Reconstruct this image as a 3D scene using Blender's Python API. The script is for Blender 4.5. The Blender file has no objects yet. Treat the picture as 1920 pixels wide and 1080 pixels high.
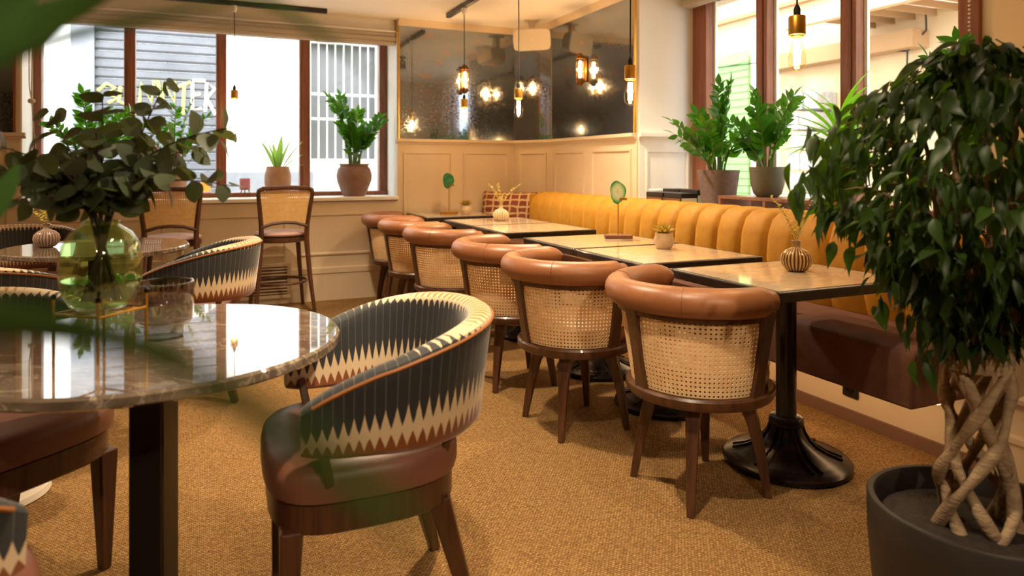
import bpy, math, random
from mathutils import Vector, Matrix, Euler
R = math.radians
PI = math.pi
S = bpy.context.scene
COL = S.collection

# ---------------------------------------------------------------- camera, light, exposure
CA, SA = 0.9157, 0.4019            # cos/sin of the camera's yaw against the room (23.7 degrees)
cam_d = bpy.data.cameras.new('camera')
cam_d.sensor_width = 36.0
cam_d.lens = 36.0 * 1300 / 1920
cam_d.shift_y = -228 / 1920
cam_d.clip_start = 0.02
cam_d.dof.use_dof = True
cam_d.dof.focus_distance = 2.9
cam_d.dof.aperture_fstop = 2.6
cam_o = bpy.data.objects.new('camera', cam_d)
COL.objects.link(cam_o)
cam_o.location = (0, 0, 1.177)
cam_o.rotation_euler = (R(90), 0, -R(23.7))
S.camera = cam_o

w = bpy.data.worlds.new('daylight')
S.world = w
w.use_nodes = True
bg = w.node_tree.nodes['Background']
bg.inputs[0].default_value = (0.90, 0.95, 1.0, 1)
bg.inputs[1].default_value = 3.4

S.view_settings.view_transform = 'Standard'
S.view_settings.look = 'None'
S.view_settings.gamma = 1
S.view_settings.use_curve_mapping = False
S.view_settings.exposure = 1.42

# ---------------------------------------------------------------- helpers
def cam(X, Z, z=0.0):
    """metres right of / in front of the viewpoint, and height, to room coordinates"""
    return Vector((CA * X + SA * Z, -SA * X + CA * Z, z))

def cdir(X, Z):
    """heading (rotation about z) of a direction given in the same way"""
    return math.atan2(-SA * X + CA * Z, CA * X + SA * Z)

class MB:
    def __init__(s):
        s.v = []; s.f = []; s.uv = {}
    def add(s, vs, fs, M=None):
        b = len(s.v)
        for p in vs:
            p = Vector(p)
            if M is not None: p = M @ p
            s.v.append(p)
        for f in fs: s.f.append(tuple(i + b for i in f))
        return s
    def box(s, x0, x1, y0, y1, z0, z1, M=None):
        vs = [(x, y, z) for z in (z0, z1) for y in (y0, y1) for x in (x0, x1)]
        return s.add(vs, [(0, 2, 3, 1), (4, 5, 7, 6), (0, 1, 5, 4), (2, 6, 7, 3), (0, 4, 6, 2), (1, 3, 7, 5)], M)
    def bar(s, p0, p1, a0, b0, a1=None, b1=None, up=(0, 0, 1)):
        """tapered rectangular bar; a along side axis, b along the other"""
        p0, p1 = Vector(p0), Vector(p1); d = (p1 - p0).normalized()
        up = Vector(up)
        if abs(d.dot(up)) > .97: up = Vector((1, 0, 0))
        sx = d.cross(up).normalized(); sy = sx.cross(d).normalized()
        a1 = a0 if a1 is None else a1; b1 = b0 if b1 is None else b1
        vs = []
        for p, a, b in ((p0, a0, b0), (p1, a1, b1)):
            for i, j in ((-1, -1), (1, -1), (1, 1), (-1, 1)): vs.append(p + sx * a * i / 2 + sy * b * j / 2)
        return s.add(vs, [(3, 2, 1, 0), (4, 5, 6, 7), (0, 1, 5, 4), (1, 2, 6, 5), (2, 3, 7, 6), (3, 0, 4, 7)])
    def tube(s, pts, rad, seg=8, caps=True, closed=False):
        pts = [Vector(p) for p in pts]; n = len(pts)
        if not hasattr(rad, '__len__'): rad = [rad] * n
        b = len(s.v); prev = None
        for i, p in enumerate(pts):
            if closed: t = pts[(i + 1) % n] - pts[i - 1]
            else: t = pts[min(i + 1, n - 1)] - pts[max(i - 1, 0)]
            t.normalize()
            if prev is None:
                u = t.cross(Vector((0, 0, 1)))
                if u.length < .05: u = t.cross(Vector((1, 0, 0)))
                u.normalize()
            else:
                u = prev - t * prev.dot(t); u.normalize()
            prev = u; w_ = t.cross(u)
            for k in range(seg):
                a = 2 * PI * k / seg
                s.v.append(p + (u * math.cos(a) + w_ * math.sin(a)) * rad[i])
        m = n if closed else n - 1
        for i in range(m):
            j = (i + 1) % n
            for k in range(seg):
                l = (k + 1) % seg
                s.f.append((b + i * seg + k, b + i * seg + l, b + j * seg + l, b + j * seg + k))
        if caps and not closed:
            s.f.append(tuple(b + k for k in reversed(range(seg))))
            s.f.append(tuple(b + (n - 1) * seg + k for k in range(seg)))
        return s
    def lathe(s, prof, seg=32, M=None, ribs=0, rd=0.0):
        b = len(s.v); n = len(prof)
        for r, z in prof:
            for k in range(seg):
                a = 2 * PI * k / seg
                rr = r * (1 + rd * math.cos(ribs * a)) if ribs else r
                p = Vector((rr * math.cos(a), rr * math.sin(a), z))
                s.v.append(M @ p if M is not None else p)
        for i in range(n - 1):
            for k in range(seg):
                l = (k + 1) % seg
                s.f.append((b + i * seg + k, b + i * seg + l, b + (i + 1) * seg + l, b + (i + 1) * seg + k))
        if prof[0][0] > 1e-5: s.f.append(tuple(b + k for k in reversed(range(seg))))
        if prof[-1][0] > 1e-5: s.f.append(tuple(b + (n - 1) * seg + k for k in range(seg)))
        return s
    def loft(s, rings, closed_ring=True, caps=True):
        """rings: list of equally long point loops"""
        b = len(s.v); m = len(rings[0])
        for r in rings: s.v += [Vector(p) for p in r]
        for i in range(len(rings) - 1):
            for k in range(m if closed_ring else m - 1):
                l = (k + 1) % m
                s.f.append((b + i * m + k, b + i * m + l, b + (i + 1) * m + l, b + (i + 1) * m + k))
        if caps and closed_ring:
            s.f.append(tuple(b + k for k in reversed(range(m))))
            s.f.append(tuple(b + (len(rings) - 1) * m + k for k in range(m)))
        return s
    def mesh(s, name):
        me = bpy.data.meshes.new(name)
        me.from_pydata([tuple(p) for p in s.v], [], s.f)
        me.update()
        return me
    def build(s, name, mat, parent=None, smooth=False, bevel=0.0, loc=None, sharp=None):
        me = s.mesh(name)
        return mobj(name, me, mat, parent, smooth, bevel, loc)

def mobj(name, me, mat, parent=None, smooth=False, bevel=0.0, loc=None):
    if mat is not None and not me.materials: me.materials.append(mat)
    if smooth:
        me.polygons.foreach_set('use_smooth', [True] * len(me.polygons))
        try: me.set_sharp_from_angle(angle=R(40))
        except Exception: pass
    o = bpy.data.objects.new(name, me)
    COL.objects.link(o)
    if parent is not None: o.parent = parent
    if loc is not None: o.location = loc
    if bevel:
        md = o.modifiers.new('bevel', 'BEVEL'); md.width = bevel; md.segments = 2; md.limit_method = 'ANGLE'
        md.angle_limit = R(40)
    return o

def tag(o, label, cat, group=None):
    o['label'] = label; o['category'] = cat
    if group: o['group'] = group
    return o

def thing(name, label, cat, loc=(0, 0, 0), rz=0.0, group=None):
    o = bpy.data.objects.new(name, None)
    o.empty_display_size = .05
    COL.objects.link(o)
    o.location = loc; o.rotation_euler = (0, 0, rz)
    return tag(o, label, cat, group)

def struct(o):
    o['kind'] = 'structure'
    return o

def semp(name, loc=(0, 0, 0)):
    o = bpy.data.objects.new(name, None); COL.objects.link(o); o.location = loc
    return struct(o)

def dup(root, loc, rz, label, group=None):
    def cp(o, par):
        c = o.copy(); COL.objects.link(c); c.parent = par
        for ch in KIDS.get(o.name, []): cp(ch, c)
        return c
    KIDS = {}
    def walk(o):
        KIDS[o.name] = list(o.children)
        for ch in o.children: walk(ch)
    walk(root)
    r = cp(root, None)
    r.location = loc; r.rotation_euler = (0, 0, rz)
    r['label'] = label
    if group: r['group'] = group
    return r

# ---------------------------------------------------------------- materials
def newmat(name):
    m = bpy.data.materials.new(name); m.use_nodes = True
    nt = m.node_tree
    return m, nt, nt.nodes['Principled BSDF']

def N(nt, t, **kw):
    n = nt.nodes.new(t)
    for k, v in kw.items():
        if k in n.inputs: n.inputs[k].default_value = v
        else: setattr(n, k, v)
    return n

def L(nt, a, b): nt.links.new(a, b)

def c4(c): return (c[0], c[1], c[2], 1)

def srgb(h):
    h = h.lstrip('#'); o = []
    for i in (0, 2, 4):
        v = int(h[i:i + 2], 16) / 255
        o.append(v / 12.92 if v <= .04045 else ((v + .055) / 1.055) ** 2.4)
    return tuple(o)

def pmat(name, col, rough=.5, metal=0.0, col2=None, scale=20, bump=0.0, bscale=None, stretch=None, spec=None, coat=0.0, emit=None, es=0.0):
    m, nt, p = newmat(name)
    p.inputs['Base Color'].default_value = c4(col)
    p.inputs['Roughness'].default_value = rough
    p.inputs['Metallic'].default_value = metal
    if spec is not None: p.inputs['Specular IOR Level'].default_value = spec
    if coat:
        p.inputs['Coat Weight'].default_value = coat; p.inputs['Coat Roughness'].default_value = .06
    if emit is not None:
        p.inputs['Emission Color'].default_value = c4(emit); p.inputs['Emission Strength'].default_value = es
    if col2 is not None or bump:
        tc = N(nt, 'ShaderNodeTexCoord'); mp = N(nt, 'ShaderNodeMapping')
        if stretch: mp.inputs['Scale'].default_value = stretch
        L(nt, tc.outputs['Object'], mp.inputs['Vector'])
    if col2 is not None:
        no = N(nt, 'ShaderNodeTexNoise', Scale=scale, Detail=5.0, Roughness=.6)
        L(nt, mp.outputs[0], no.inputs['Vector'])
        rp = N(nt, 'ShaderNodeValToRGB')
        rp.color_ramp.elements[0].position = .35; rp.color_ramp.elements[1].position = .68
        rp.color_ramp.elements[0].color = c4(col); rp.color_ramp.elements[1].color = c4(col2)
        L(nt, no.outputs['Fac'], rp.inputs[0]); L(nt, rp.outputs[0], p.inputs['Base Color'])
    if bump:
        nb = N(nt, 'ShaderNodeTexNoise', Scale=bscale or scale * 4, Detail=4.0)
        L(nt, mp.outputs[0], nb.inputs['Vector'])
        bp = N(nt, 'ShaderNodeBump', Strength=bump, Distance=.01)
        L(nt, nb.outputs['Fac'], bp.inputs['Height']); L(nt, bp.outputs[0], p.inputs['Normal'])
    return m

def leafmat(name, col, col2, trans=.45, rough=.35, tcol=None):
    m, nt, p = newmat(name)
    oi = N(nt, 'ShaderNodeObjectInfo')
    ge = N(nt, 'ShaderNodeTexNoise', Scale=9.0, Detail=3.0)
    tc = N(nt, 'ShaderNodeTexCoord'); L(nt, tc.outputs['Object'], ge.inputs['Vector'])
    ad = N(nt, 'ShaderNodeMath', operation='ADD'); L(nt, oi.outputs['Random'], ad.inputs[0]); L(nt, ge.outputs['Fac'], ad.inputs[1])
    ml = N(nt, 'ShaderNodeMath', operation='MULTIPLY'); L(nt, ad.outputs[0], ml.inputs[0]); ml.inputs[1].default_value = .6
    mx = N(nt, 'ShaderNodeMix', data_type='RGBA'); mx.clamp_factor = True
    L(nt, ml.outputs[0], mx.inputs['Factor']); mx.inputs['A'].default_value = c4(col); mx.inputs['B'].default_value = c4(col2)
    L(nt, mx.outputs['Result'], p.inputs['Base Color']); p.inputs['Roughness'].default_value = rough
    tr = N(nt, 'ShaderNodeBsdfTranslucent')
    tr.inputs[0].default_value = c4(tcol or (col2[0] * 1.5 + .05, col2[1] * 1.6, col2[2] * .8))
    sh = N(nt, 'ShaderNodeMixShader', Fac=trans)
    L(nt, p.outputs[0], sh.inputs[1]); L(nt, tr.outputs[0], sh.inputs[2])
    L(nt, sh.outputs[0], nt.nodes['Material Output'].inputs['Surface'])
    return m

def glassmat(name, col, gloss=.1, rough=.0, ior=1.45):
    """thin clear sheet: tinted transparency under a fresnel gloss"""
    m, nt, p = newmat(name); nt.nodes.remove(p)
    lw = N(nt, 'ShaderNodeLayerWeight', Blend=.5)
    fr = N(nt, 'ShaderNodeMath', operation='POWER'); fr.inputs[1].default_value = 5.0
    L(nt, lw.outputs['Facing'], fr.inputs[0])
    t = N(nt, 'ShaderNodeBsdfTransparent'); t.inputs[0].default_value = c4(col)
    g = N(nt, 'ShaderNodeBsdfGlossy'); g.inputs[0].default_value = (1, 1, 1, 1); g.inputs['Roughness'].default_value = rough
    ad = N(nt, 'ShaderNodeMath', operation='MULTIPLY_ADD'); ad.inputs[1].default_value = .9; ad.inputs[2].default_value = gloss * .3
    L(nt, fr.outputs[0], ad.inputs[0])
    sh = N(nt, 'ShaderNodeMixShader')
    L(nt, ad.outputs[0], sh.inputs[0]); L(nt, t.outputs[0], sh.inputs[1]); L(nt, g.outputs[0], sh.inputs[2])
    L(nt, sh.outputs[0], nt.nodes['Material Output'].inputs['Surface'])
    return m

def marble(name, base, vein, dark, rough, scale, coat=0.0):
    m, nt, p = newmat(name)
    tc = N(nt, 'ShaderNodeTexCoord')
    n1 = N(nt, 'ShaderNodeTexNoise', Scale=scale, Detail=8.0, Roughness=.65, Distortion=1.2)
    mp = N(nt, 'ShaderNodeMapping'); mp.inputs['Scale'].default_value = (1, 2.6, 1); mp.inputs['Rotation'].default_value = (0, 0, .5)
    L(nt, tc.outputs['Object'], mp.inputs[0]); L(nt, mp.outputs[0], n1.inputs['Vector'])
    r1 = N(nt, 'ShaderNodeValToRGB'); e = r1.color_ramp.elements
    e[0].position = .3; e[0].color = c4(dark); e[1].position = .62; e[1].color = c4(base)
    L(nt, n1.outputs['Fac'], r1.inputs[0])
    n2 = N(nt, 'ShaderNodeTexNoise', Scale=scale * .8, Detail=6.0, Distortion=2.5)
    L(nt, mp.outputs[0], n2.inputs['Vector'])
    r2 = N(nt, 'ShaderNodeValToRGB'); e = r2.color_ramp.elements
    e[0].position = .485; e[0].color = (0, 0, 0, 1); e[1].position = .5; e[1].color = (1, 1, 1, 1)
    e2 = e.new(.515); e2.color = (0, 0, 0, 1)
    L(nt, n2.outputs['Fac'], r2.inputs[0])
    mu = N(nt, 'ShaderNodeMath', operation='MULTIPLY'); mu.inputs[1].default_value = .6
    L(nt, r2.outputs[0], mu.inputs[0])
    mx = N(nt, 'ShaderNodeMix', data_type='RGBA'); L(nt, mu.outputs[0], mx.inputs['Factor'])
    L(nt, r1.outputs[0], mx.inputs['A']); mx.inputs['B'].default_value = c4(vein)
    L(nt, mx.outputs['Result'], p.inputs['Base Color']); p.inputs['Roughness'].default_value = rough
    p.inputs['IOR'].default_value = 1.6
    if coat: p.inputs['Coat Weight'].default_value = coat; p.inputs['Coat Roughness'].default_value = .02
    return m

M = {}
M['cream'] = pmat('cream_paint', srgb('#d9c6aa'), .55, col2=srgb('#d3bfa2'), scale=3)
M['white'] = pmat('white_paint', srgb('#e6e2da'), .5)
M['ceil'] = pmat('ceiling_paint', srgb('#efeae2'), .7)
M['win_wood'] = pmat('window_wood', srgb('#7a4730'), .4, col2=srgb('#965c40'), scale=6, stretch=(8, 8, .6))
M['dark_wood'] = pmat('dark_wood', srgb('#3f2416'), .38, col2=srgb('#5a3722'), scale=5, stretch=(9, 9, .8), coat=.15)
M['walnut'] = pmat('walnut', srgb('#6f4630'), .4, col2=srgb('#8a5a40'), scale=6, stretch=(1, 8, 8))
M['leather'] = pmat('tan_leather', srgb('#96623f'), .38, col2=srgb('#875534'), scale=5, bump=.06, bscale=260)
M['brown_leather'] = pmat('brown_leather', srgb('#7d5240'), .42, col2=srgb('#74493a'), scale=5, bump=.06, bscale=260)
M['suede'] = pmat('brown_suede', srgb('#7a5444'), .8, col2=srgb('#6a4638'), scale=9, bump=.08, bscale=200)
M['pink_seat'] = pmat('blush_leather', srgb('#a98373'), .5)
M['mustard'] = pmat('mustard_velvet', srgb('#c08b1f'), .65, col2=srgb('#b07a14'), scale=14)
M['mustard'].node_tree.nodes['Principled BSDF'].inputs['Sheen Weight'].default_value = .5
M['mustard'].node_tree.nodes['Principled BSDF'].inputs['Sheen Tint'].default_value = c4(srgb('#ffc860'))
M['cane'] = pmat('cane', srgb('#e6c89c'), .55, col2=srgb('#dbb585'), scale=30)
M['stool_cane'] = pmat('stool_cane', srgb('#e0b878'), .55, col2=srgb('#d3a562'), scale=30)
M['black'] = pmat('black_metal', srgb('#15120f'), .35, metal=.0, coat=.2)
M['iron'] = pmat('cast_iron', srgb('#231d1a'), .26, metal=.6)
M['edge'] = pmat('table_edge', srgb('#2a211b'), .3, coat=.3)
M['brass'] = pmat('brushed_brass', srgb('#d2a04a'), .38, metal=1.0, col2=srgb('#c08d38'), scale=40, stretch=(1, 1, .05))
M['old_brass'] = pmat('aged_brass', srgb('#8a5f28'), .35, metal=1.0)
M['top_marble'] = marble('cream_marble', srgb('#dcc9b0'), srgb('#9c8468'), srgb('#cdb799'), .09, 5, coat=.3)
M['round_marble'] = marble('brown_marble', srgb('#7d6f60'), srgb('#c9bba8'), srgb('#4e4238'), .04, 5, coat=.7)
M['glass'] = glassmat('window_glass', (.96, .98, .97), .06)
M['bulb_glass'] = glassmat('bulb_glass', (1.0, .93, .78), .12)
M['green_glass'] = glassmat('green_glass', (.85, .95, .74), .3)
M['smoke_glass'] = glassmat('smoke_glass', (.71, .65, .60), .5)
M['filament'] = pmat('glowing_filament', (1, .7, .3), emit=(1, .62, .25), es=28)
M['tube_glow'] = pmat('glowing_tube', (1, .7, .3), emit=(1, .55, .2), es=9)
M['soil'] = pmat('soil', srgb('#17100b'), .95, col2=srgb('#2c1f15'), scale=60, bump=.8, bscale=90)
M['terracotta'] = pmat('brown_clay', srgb('#7d6154'), .75, col2=srgb('#8d7062'), scale=14, bump=.15, bscale=60)
M['pink_clay'] = pmat('pale_clay', srgb('#b59480'), .7, col2=srgb('#a48572'), scale=10)
M['grey_pot'] = pmat('grey_green_pot', srgb('#5c5c4e'), .45)
M['mauve_pot'] = pmat('mauve_clay', srgb('#71605c'), .8, col2=srgb('#5f504d'), scale=24, bump=.3, bscale=60)
M['led'] = pmat('warm_led', (1, .7, .4), emit=(1, .62, .30), es=5)
M['black_pot'] = pmat('black_pot', srgb('#1d1815'), .5, col2=srgb('#26211d'), scale=12)
M['zz_leaf'] = leafmat('glossy_green_leaf', srgb('#174a16'), srgb('#3a8420'), .28, .25)
M['zz_stem'] = pmat('green_stem', srgb('#557a35'), .5)
M['snake_leaf'] = leafmat('grey_green_leaf', srgb('#5d8a4a'), srgb('#8fb86a'), .35, .4)
M['drac_leaf'] = leafmat('spiky_leaf', srgb('#3c7d1c'), srgb('#7cc63a'), .5, .35)
M['ficus_leaf'] = leafmat('ficus_leaf', srgb('#131f0a'), srgb('#2d4616'), .26, .42, tcol=srgb('#5f8a1e'))
M['ficus_leaf'].node_tree.nodes['Principled BSDF'].inputs['Specular IOR Level'].default_value = .25
M['euc_leaf'] = leafmat('eucalyptus_leaf', srgb('#242d1f'), srgb('#414b33'), .22, .55, tcol=srgb('#7c8a3c'))
M['palm_leaf'] = leafmat('palm_leaf', srgb('#25431f'), srgb('#3f6a33'), .12, .45)
M['bark'] = pmat('grey_bark', srgb('#7d6650'), .8, col2=srgb('#a08868'), scale=18, bump=.5, bscale=50, stretch=(1, 1, 3))
M['twig'] = pmat('dark_twig', srgb('#2e211a'), .7)
M['dry_leaf'] = leafmat('pale_sprig', srgb('#a89a5c'), srgb('#cfc084'), .3, .6)
M['succ'] = leafmat('succulent_leaf', srgb('#6f7432'), srgb('#b89a48'), .2, .5)
M['ceramic'] = pmat('cream_ceramic', srgb('#cdb594'), .45, col2=srgb('#b89a76'), scale=20)
M['gold_ceramic'] = pmat('bronze_glaze', srgb('#a58456'), .28, col2=srgb('#c7ab7c'), scale=8, metal=.25)
M['taupe_ceramic'] = pmat('taupe_glaze', srgb('#7f6656'), .35, col2=srgb('#8f7666'), scale=8)
M['speaker'] = pmat('speaker_white', srgb('#d9cfc0'), .6, bump=.2, bscale=900)
M['blind'] = leafmat('blind_fabric', srgb('#d6c8b4'), srgb('#dccfbd'), .45, .8, tcol=srgb('#e0d2bc'))
M['paper'] = pmat('pages', srgb('#d9d2c4'), .8)
M['copper'] = pmat('copper_label', srgb('#8a5a38'), .5, metal=.4)
M['grille'] = pmat('grille_dark', srgb('#4a3a2a'), .7)
M['cord'] = pmat('cord', srgb('#1c1714'), .7)
M['rope'] = pmat('blind_cord', srgb('#c9b79a'), .8)
M['ext_white'] = pmat('street_white_render', srgb('#efece6'), .9)
M['ext_grey'] = pmat('street_grey', srgb('#8f9197'), .8, col2=srgb('#7e8087'), scale=4)
M['shutter'] = pmat('shutter_grey', srgb('#6d6e74'), .6, col2=srgb('#5c5d63'), scale=3)
M['ext_dark'] = pmat('street_dark_glass', srgb('#6a6a6c'), .3)
M['ext_beige'] = pmat('street_beige', srgb('#cdb08a'), .85, col2=srgb('#c3a47c'), scale=2)
M['ext_tan'] = pmat('street_tan', srgb('#a9825a'), .85)
M['ext_blue'] = pmat('street_blue_sign', srgb('#a9bcc2'), .7)
M['ext_green'] = pmat('street_green', srgb('#86c070'), .6)
M['ext_stone'] = pmat('street_stone', srgb('#b3aca4'), .9, col2=srgb('#8f8a84'), scale=9, bump=.4, bscale=8)
M['graf_y'] = pmat('yellow_paint', srgb('#c4c070'), .7)
M['graf_p'] = pmat('pale_paint', srgb('#e8d5c8'), .7)
M['asphalt'] = pmat('street_ground', srgb('#b5b1ab'), .9, col2=srgb('#a39f99'), scale=3)
M['socket'] = pmat('socket_black', srgb('#1b1714'), .4)
M['base_strip'] = pmat('brown_skirting', srgb('#7a5a48'), .7)
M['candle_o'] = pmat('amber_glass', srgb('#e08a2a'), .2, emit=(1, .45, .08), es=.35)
M['candle_p'] = pmat('pink_glass', srgb('#c07a86'), .2)
M['purple'] = leafmat('purple_petal', srgb('#a060a8'), srgb('#d09ad8'), .5, .5)
M['bar_wood'] = pmat('bar_wood', srgb('#2e1d14'), .45, col2=srgb('#3a261a'), scale=4)
M['water'] = glassmat('water', (.86, .95, .78), .3)

def agate_mat():
    m, nt, p = newmat('green_agate')
    tc = N(nt, 'ShaderNodeTexCoord'); ln = N(nt, 'ShaderNodeVectorMath', operation='LENGTH')
    no = N(nt, 'ShaderNodeTexNoise', Scale=30.0, Detail=3.0)
    mp = N(nt, 'ShaderNodeMapping'); L(nt, tc.outputs['Object'], mp.inputs[0]); mp.inputs['Scale'].default_value = (1, .1, .75)
    L(nt, mp.outputs[0], ln.inputs[0]); L(nt, tc.outputs['Object'], no.inputs['Vector'])
    a = N(nt, 'ShaderNodeMath', operation='MULTIPLY_ADD'); L(nt, no.outputs['Fac'], a.inputs[0]); a.inputs[1].default_value = .012; L(nt, ln.outputs['Value'], a.inputs[2])
    b = N(nt, 'ShaderNodeMath', operation='MULTIPLY'); L(nt, a.outputs[0], b.inputs[0]); b.inputs[1].default_value = 16.5
    rp = N(nt, 'ShaderNodeValToRGB'); e = rp.color_ramp.elements
    e[0].position = .08; e[0].color = c4(srgb('#8fae8c')); e[1].position = .97; e[1].color = c4(srgb('#1d5a34'))
    for pos, h in ((.2, '#cfe2c4'), (.4, '#dcecd2'), (.62, '#bfe0c0'), (.74, '#8cc79a'), (.86, '#4fa86c')):
        q = e.new(pos); q.color = c4(srgb(h))
    L(nt, b.outputs[0], rp.inputs[0]); L(nt, rp.outputs[0], p.inputs['Base Color']); p.inputs['Roughness'].default_value = .15
    return m
M['agate'] = agate_mat()
M['dark_agate'] = pmat('dark_green_agate', srgb('#2c6a44'), .2, col2=srgb('#4a8a5c'), scale=40)

def carpet_mat():
    m, nt, p = newmat('woven_carpet')
    tc = N(nt, 'ShaderNodeTexCoord'); mp = N(nt, 'ShaderNodeMapping')
    L(nt, tc.outputs['Object'], mp.inputs[0])
    br = N(nt, 'ShaderNodeTexBrick', Scale=1.0)
    br.inputs['Brick Width'].default_value = .012; br.inputs['Row Height'].default_value = .008; br.inputs['Mortar Size'].default_value = .0017
    br.inputs['Mortar Smooth'].default_value = .6; br.inputs['Bias'].default_value = 0.1
    br.inputs['Color1'].default_value = c4(srgb('#ad8755')); br.inputs['Color2'].default_value = c4(srgb('#795731'))
    br.inputs['Mortar'].default_value = c4(srgb('#38240f'))
    L(nt, mp.outputs[0], br.inputs['Vector'])
    no = N(nt, 'ShaderNodeTexNoise', Scale=150.0, Detail=2.0); L(nt, mp.outputs[0], no.inputs['Vector'])
    rp = N(nt, 'ShaderNodeValToRGB'); e = rp.color_ramp.elements
    e[0].position = .35; e[0].color = c4(srgb('#6d4e2c')); e[1].position = .65; e[1].color = c4(srgb('#c8a26c'))
    L(nt, no.outputs['Fac'], rp.inputs[0])
    mx = N(nt, 'ShaderNodeMix', data_type='RGBA'); mx.inputs['Factor'].default_value = .3
    L(nt, br.outputs['Color'], mx.inputs['A']); L(nt, rp.outputs[0], mx.inputs['B'])
    L(nt, mx.outputs['Result'], p.inputs['Base Color']); p.inputs['Roughness'].default_value = .95
    p.inputs['Specular IOR Level'].default_value = .1
    bp = N(nt, 'ShaderNodeBump', Strength=.7, Distance=.004); bp.invert = True
    L(nt, br.outputs['Fac'], bp.inputs['Height']); L(nt, bp.outputs[0], p.inputs['Normal'])
    return m
M['carpet'] = carpet_mat()

def mirror_mat():
    m, nt, p = newmat('antique_mirror')
    tc = N(nt, 'ShaderNodeTexCoord'); mp = N(nt, 'ShaderNodeMapping'); mp.inputs['Scale'].default_value = (1, 1, 2.2)
    L(nt, tc.outputs['Object'], mp.inputs[0])
    n1 = N(nt, 'ShaderNodeTexNoise', Scale=7.0, Detail=9.0, Roughness=.75, Distortion=1.5); L(nt, mp.outputs[0], n1.inputs['Vector'])
    rp = N(nt, 'ShaderNodeValToRGB'); e = rp.color_ramp.elements
    e[0].position = .43; e[0].color = c4((.30, .35, .42)); e[1].position = .66; e[1].color = c4((.62, .30, .14))
    q = e.new(.58); q.color = c4((.34, .35, .36))
    L(nt, n1.outputs['Fac'], rp.inputs[0]); L(nt, rp.outputs[0], p.inputs['Base Color'])
    p.inputs['Metallic'].default_value = .92
    n2 = N(nt, 'ShaderNodeTexNoise', Scale=60.0, Detail=4.0); L(nt, mp.outputs[0], n2.inputs['Vector'])
    rr = N(nt, 'ShaderNodeMapRange'); rr.inputs['From Min'].default_value = .45; rr.inputs['From Max'].default_value = .75
    rr.inputs['To Min'].default_value = .03; rr.inputs['To Max'].default_value = .22
    L(nt, n2.outputs['Fac'], rr.inputs['Value']); L(nt, rr.outputs[0], p.inputs['Roughness'])
    return m
M['mirror'] = mirror_mat()

def ikat_mat():
    m, nt, p = newmat('ikat_velvet')
    uv = N(nt, 'ShaderNodeUVMap'); sp = N(nt, 'ShaderNodeSeparateXYZ'); L(nt, uv.outputs[0], sp.inputs[0])
    def mth(op, a, b=None, c=None):
        n = N(nt, 'ShaderNodeMath', operation=op)
        for i, x in enumerate((a, b, c)):
            if x is None: continue
            if hasattr(x, 'links') or hasattr(x, 'is_linked'): L(nt, x, n.inputs[i])
            else: n.inputs[i].default_value = x
        return n.outputs[0]
    u = mth('MULTIPLY', sp.outputs[0], 44.0)               # teeth per metre of rim
    fr = mth('FRACT', u)
    tri = mth('ABSOLUTE', mth('SUBTRACT', fr, .5))          # 0 at the tooth's tip, .5 at its sides
    tooth = mth('POWER', mth('MULTIPLY', tri, 2.0), 1.25)   # 0..1
    v = sp.outputs[1]
    no = N(nt, 'ShaderNodeTexNoise', Scale=45.0, Detail=3.0)
    tc = N(nt, 'ShaderNodeTexCoord'); L(nt, tc.outputs['Object'], no.inputs['Vector'])
    jig = mth('MULTIPLY', mth('SUBTRACT', no.outputs['Fac'], .5), .06)
    vj = mth('ADD', v, jig)
    def step(x, e, wd=.012):
        n = N(nt, 'ShaderNodeMapRange'); n.interpolation_type = 'SMOOTHSTEP'
        n.inputs['From Min'].default_value = e - wd; n.inputs['From Max'].default_value = e + wd
        L(nt, x, n.inputs['Value']); return n.outputs[0]
    # borders moved by the teeth
    lo = step(mth('ADD', vj, mth('MULTIPLY', tooth, .15)), .24)        # rust below, cream above, rust teeth pointing up
    mid = step(mth('SUBTRACT', vj, mth('MULTIPLY', tooth, .22)), .31)   # cream below, charcoal above, teeth pointing down
    far = N(nt, 'ShaderNodeMapRange'); far.interpolation_type = 'SMOOTHSTEP'      # towards the arms the charcoal runs over the roll
    far.inputs['From Min'].default_value = .15; far.inputs['From Max'].default_value = .48; far.inputs['To Max'].default_value = .26
    L(nt, mth('ABSOLUTE', mth('SUBTRACT', sp.outputs[0], .62)), far.inputs['Value'])
    vj = mth('SUBTRACT', vj, far.outputs[0])
    hi = step(mth('ADD', vj, mth('MULTIPLY', tooth, .13)), .99)         # charcoal below, cream above
    top = step(mth('SUBTRACT', vj, mth('MULTIPLY', tooth, .14)), 1.03)  # cream below, ochre above
    line = step(tri, .47, .02)                                          # pale pinstripe between the teeth
    def mix(f, a, b):
        n = N(nt, 'ShaderNodeMix', data_type='RGBA'); L(nt, f, n.inputs['Factor'])
        for k, x in (('A', a), ('B', b)):
            if isinstance(x, tuple): n.inputs[k].default_value = c4(x)
            else: L(nt, x, n.inputs[k])
        return n.outputs['Result']
    cream = srgb('#cbb594'); rust = srgb('#7a4218'); char = srgb('#23262a'); pin = srgb('#6d6a60'); ochre = srgb('#a8702a')
    dk = mix(mth('MULTIPLY', line, .7), char, pin)
    col = mix(lo, rust, cream); col = mix(mid, col, dk); col = mix(hi, col, cream); col = mix(top, col, ochre)
    L(nt, col, p.inputs['Base Color']); p.inputs['Roughness'].default_value = .7
    p.inputs['Sheen Weight'].default_value = .35; p.inputs['Sheen Roughness'].default_value = .4
    return m
M['ikat'] = ikat_mat()
M['piping'] = pmat('rust_piping', srgb('#8a5424'), .6)

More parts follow.
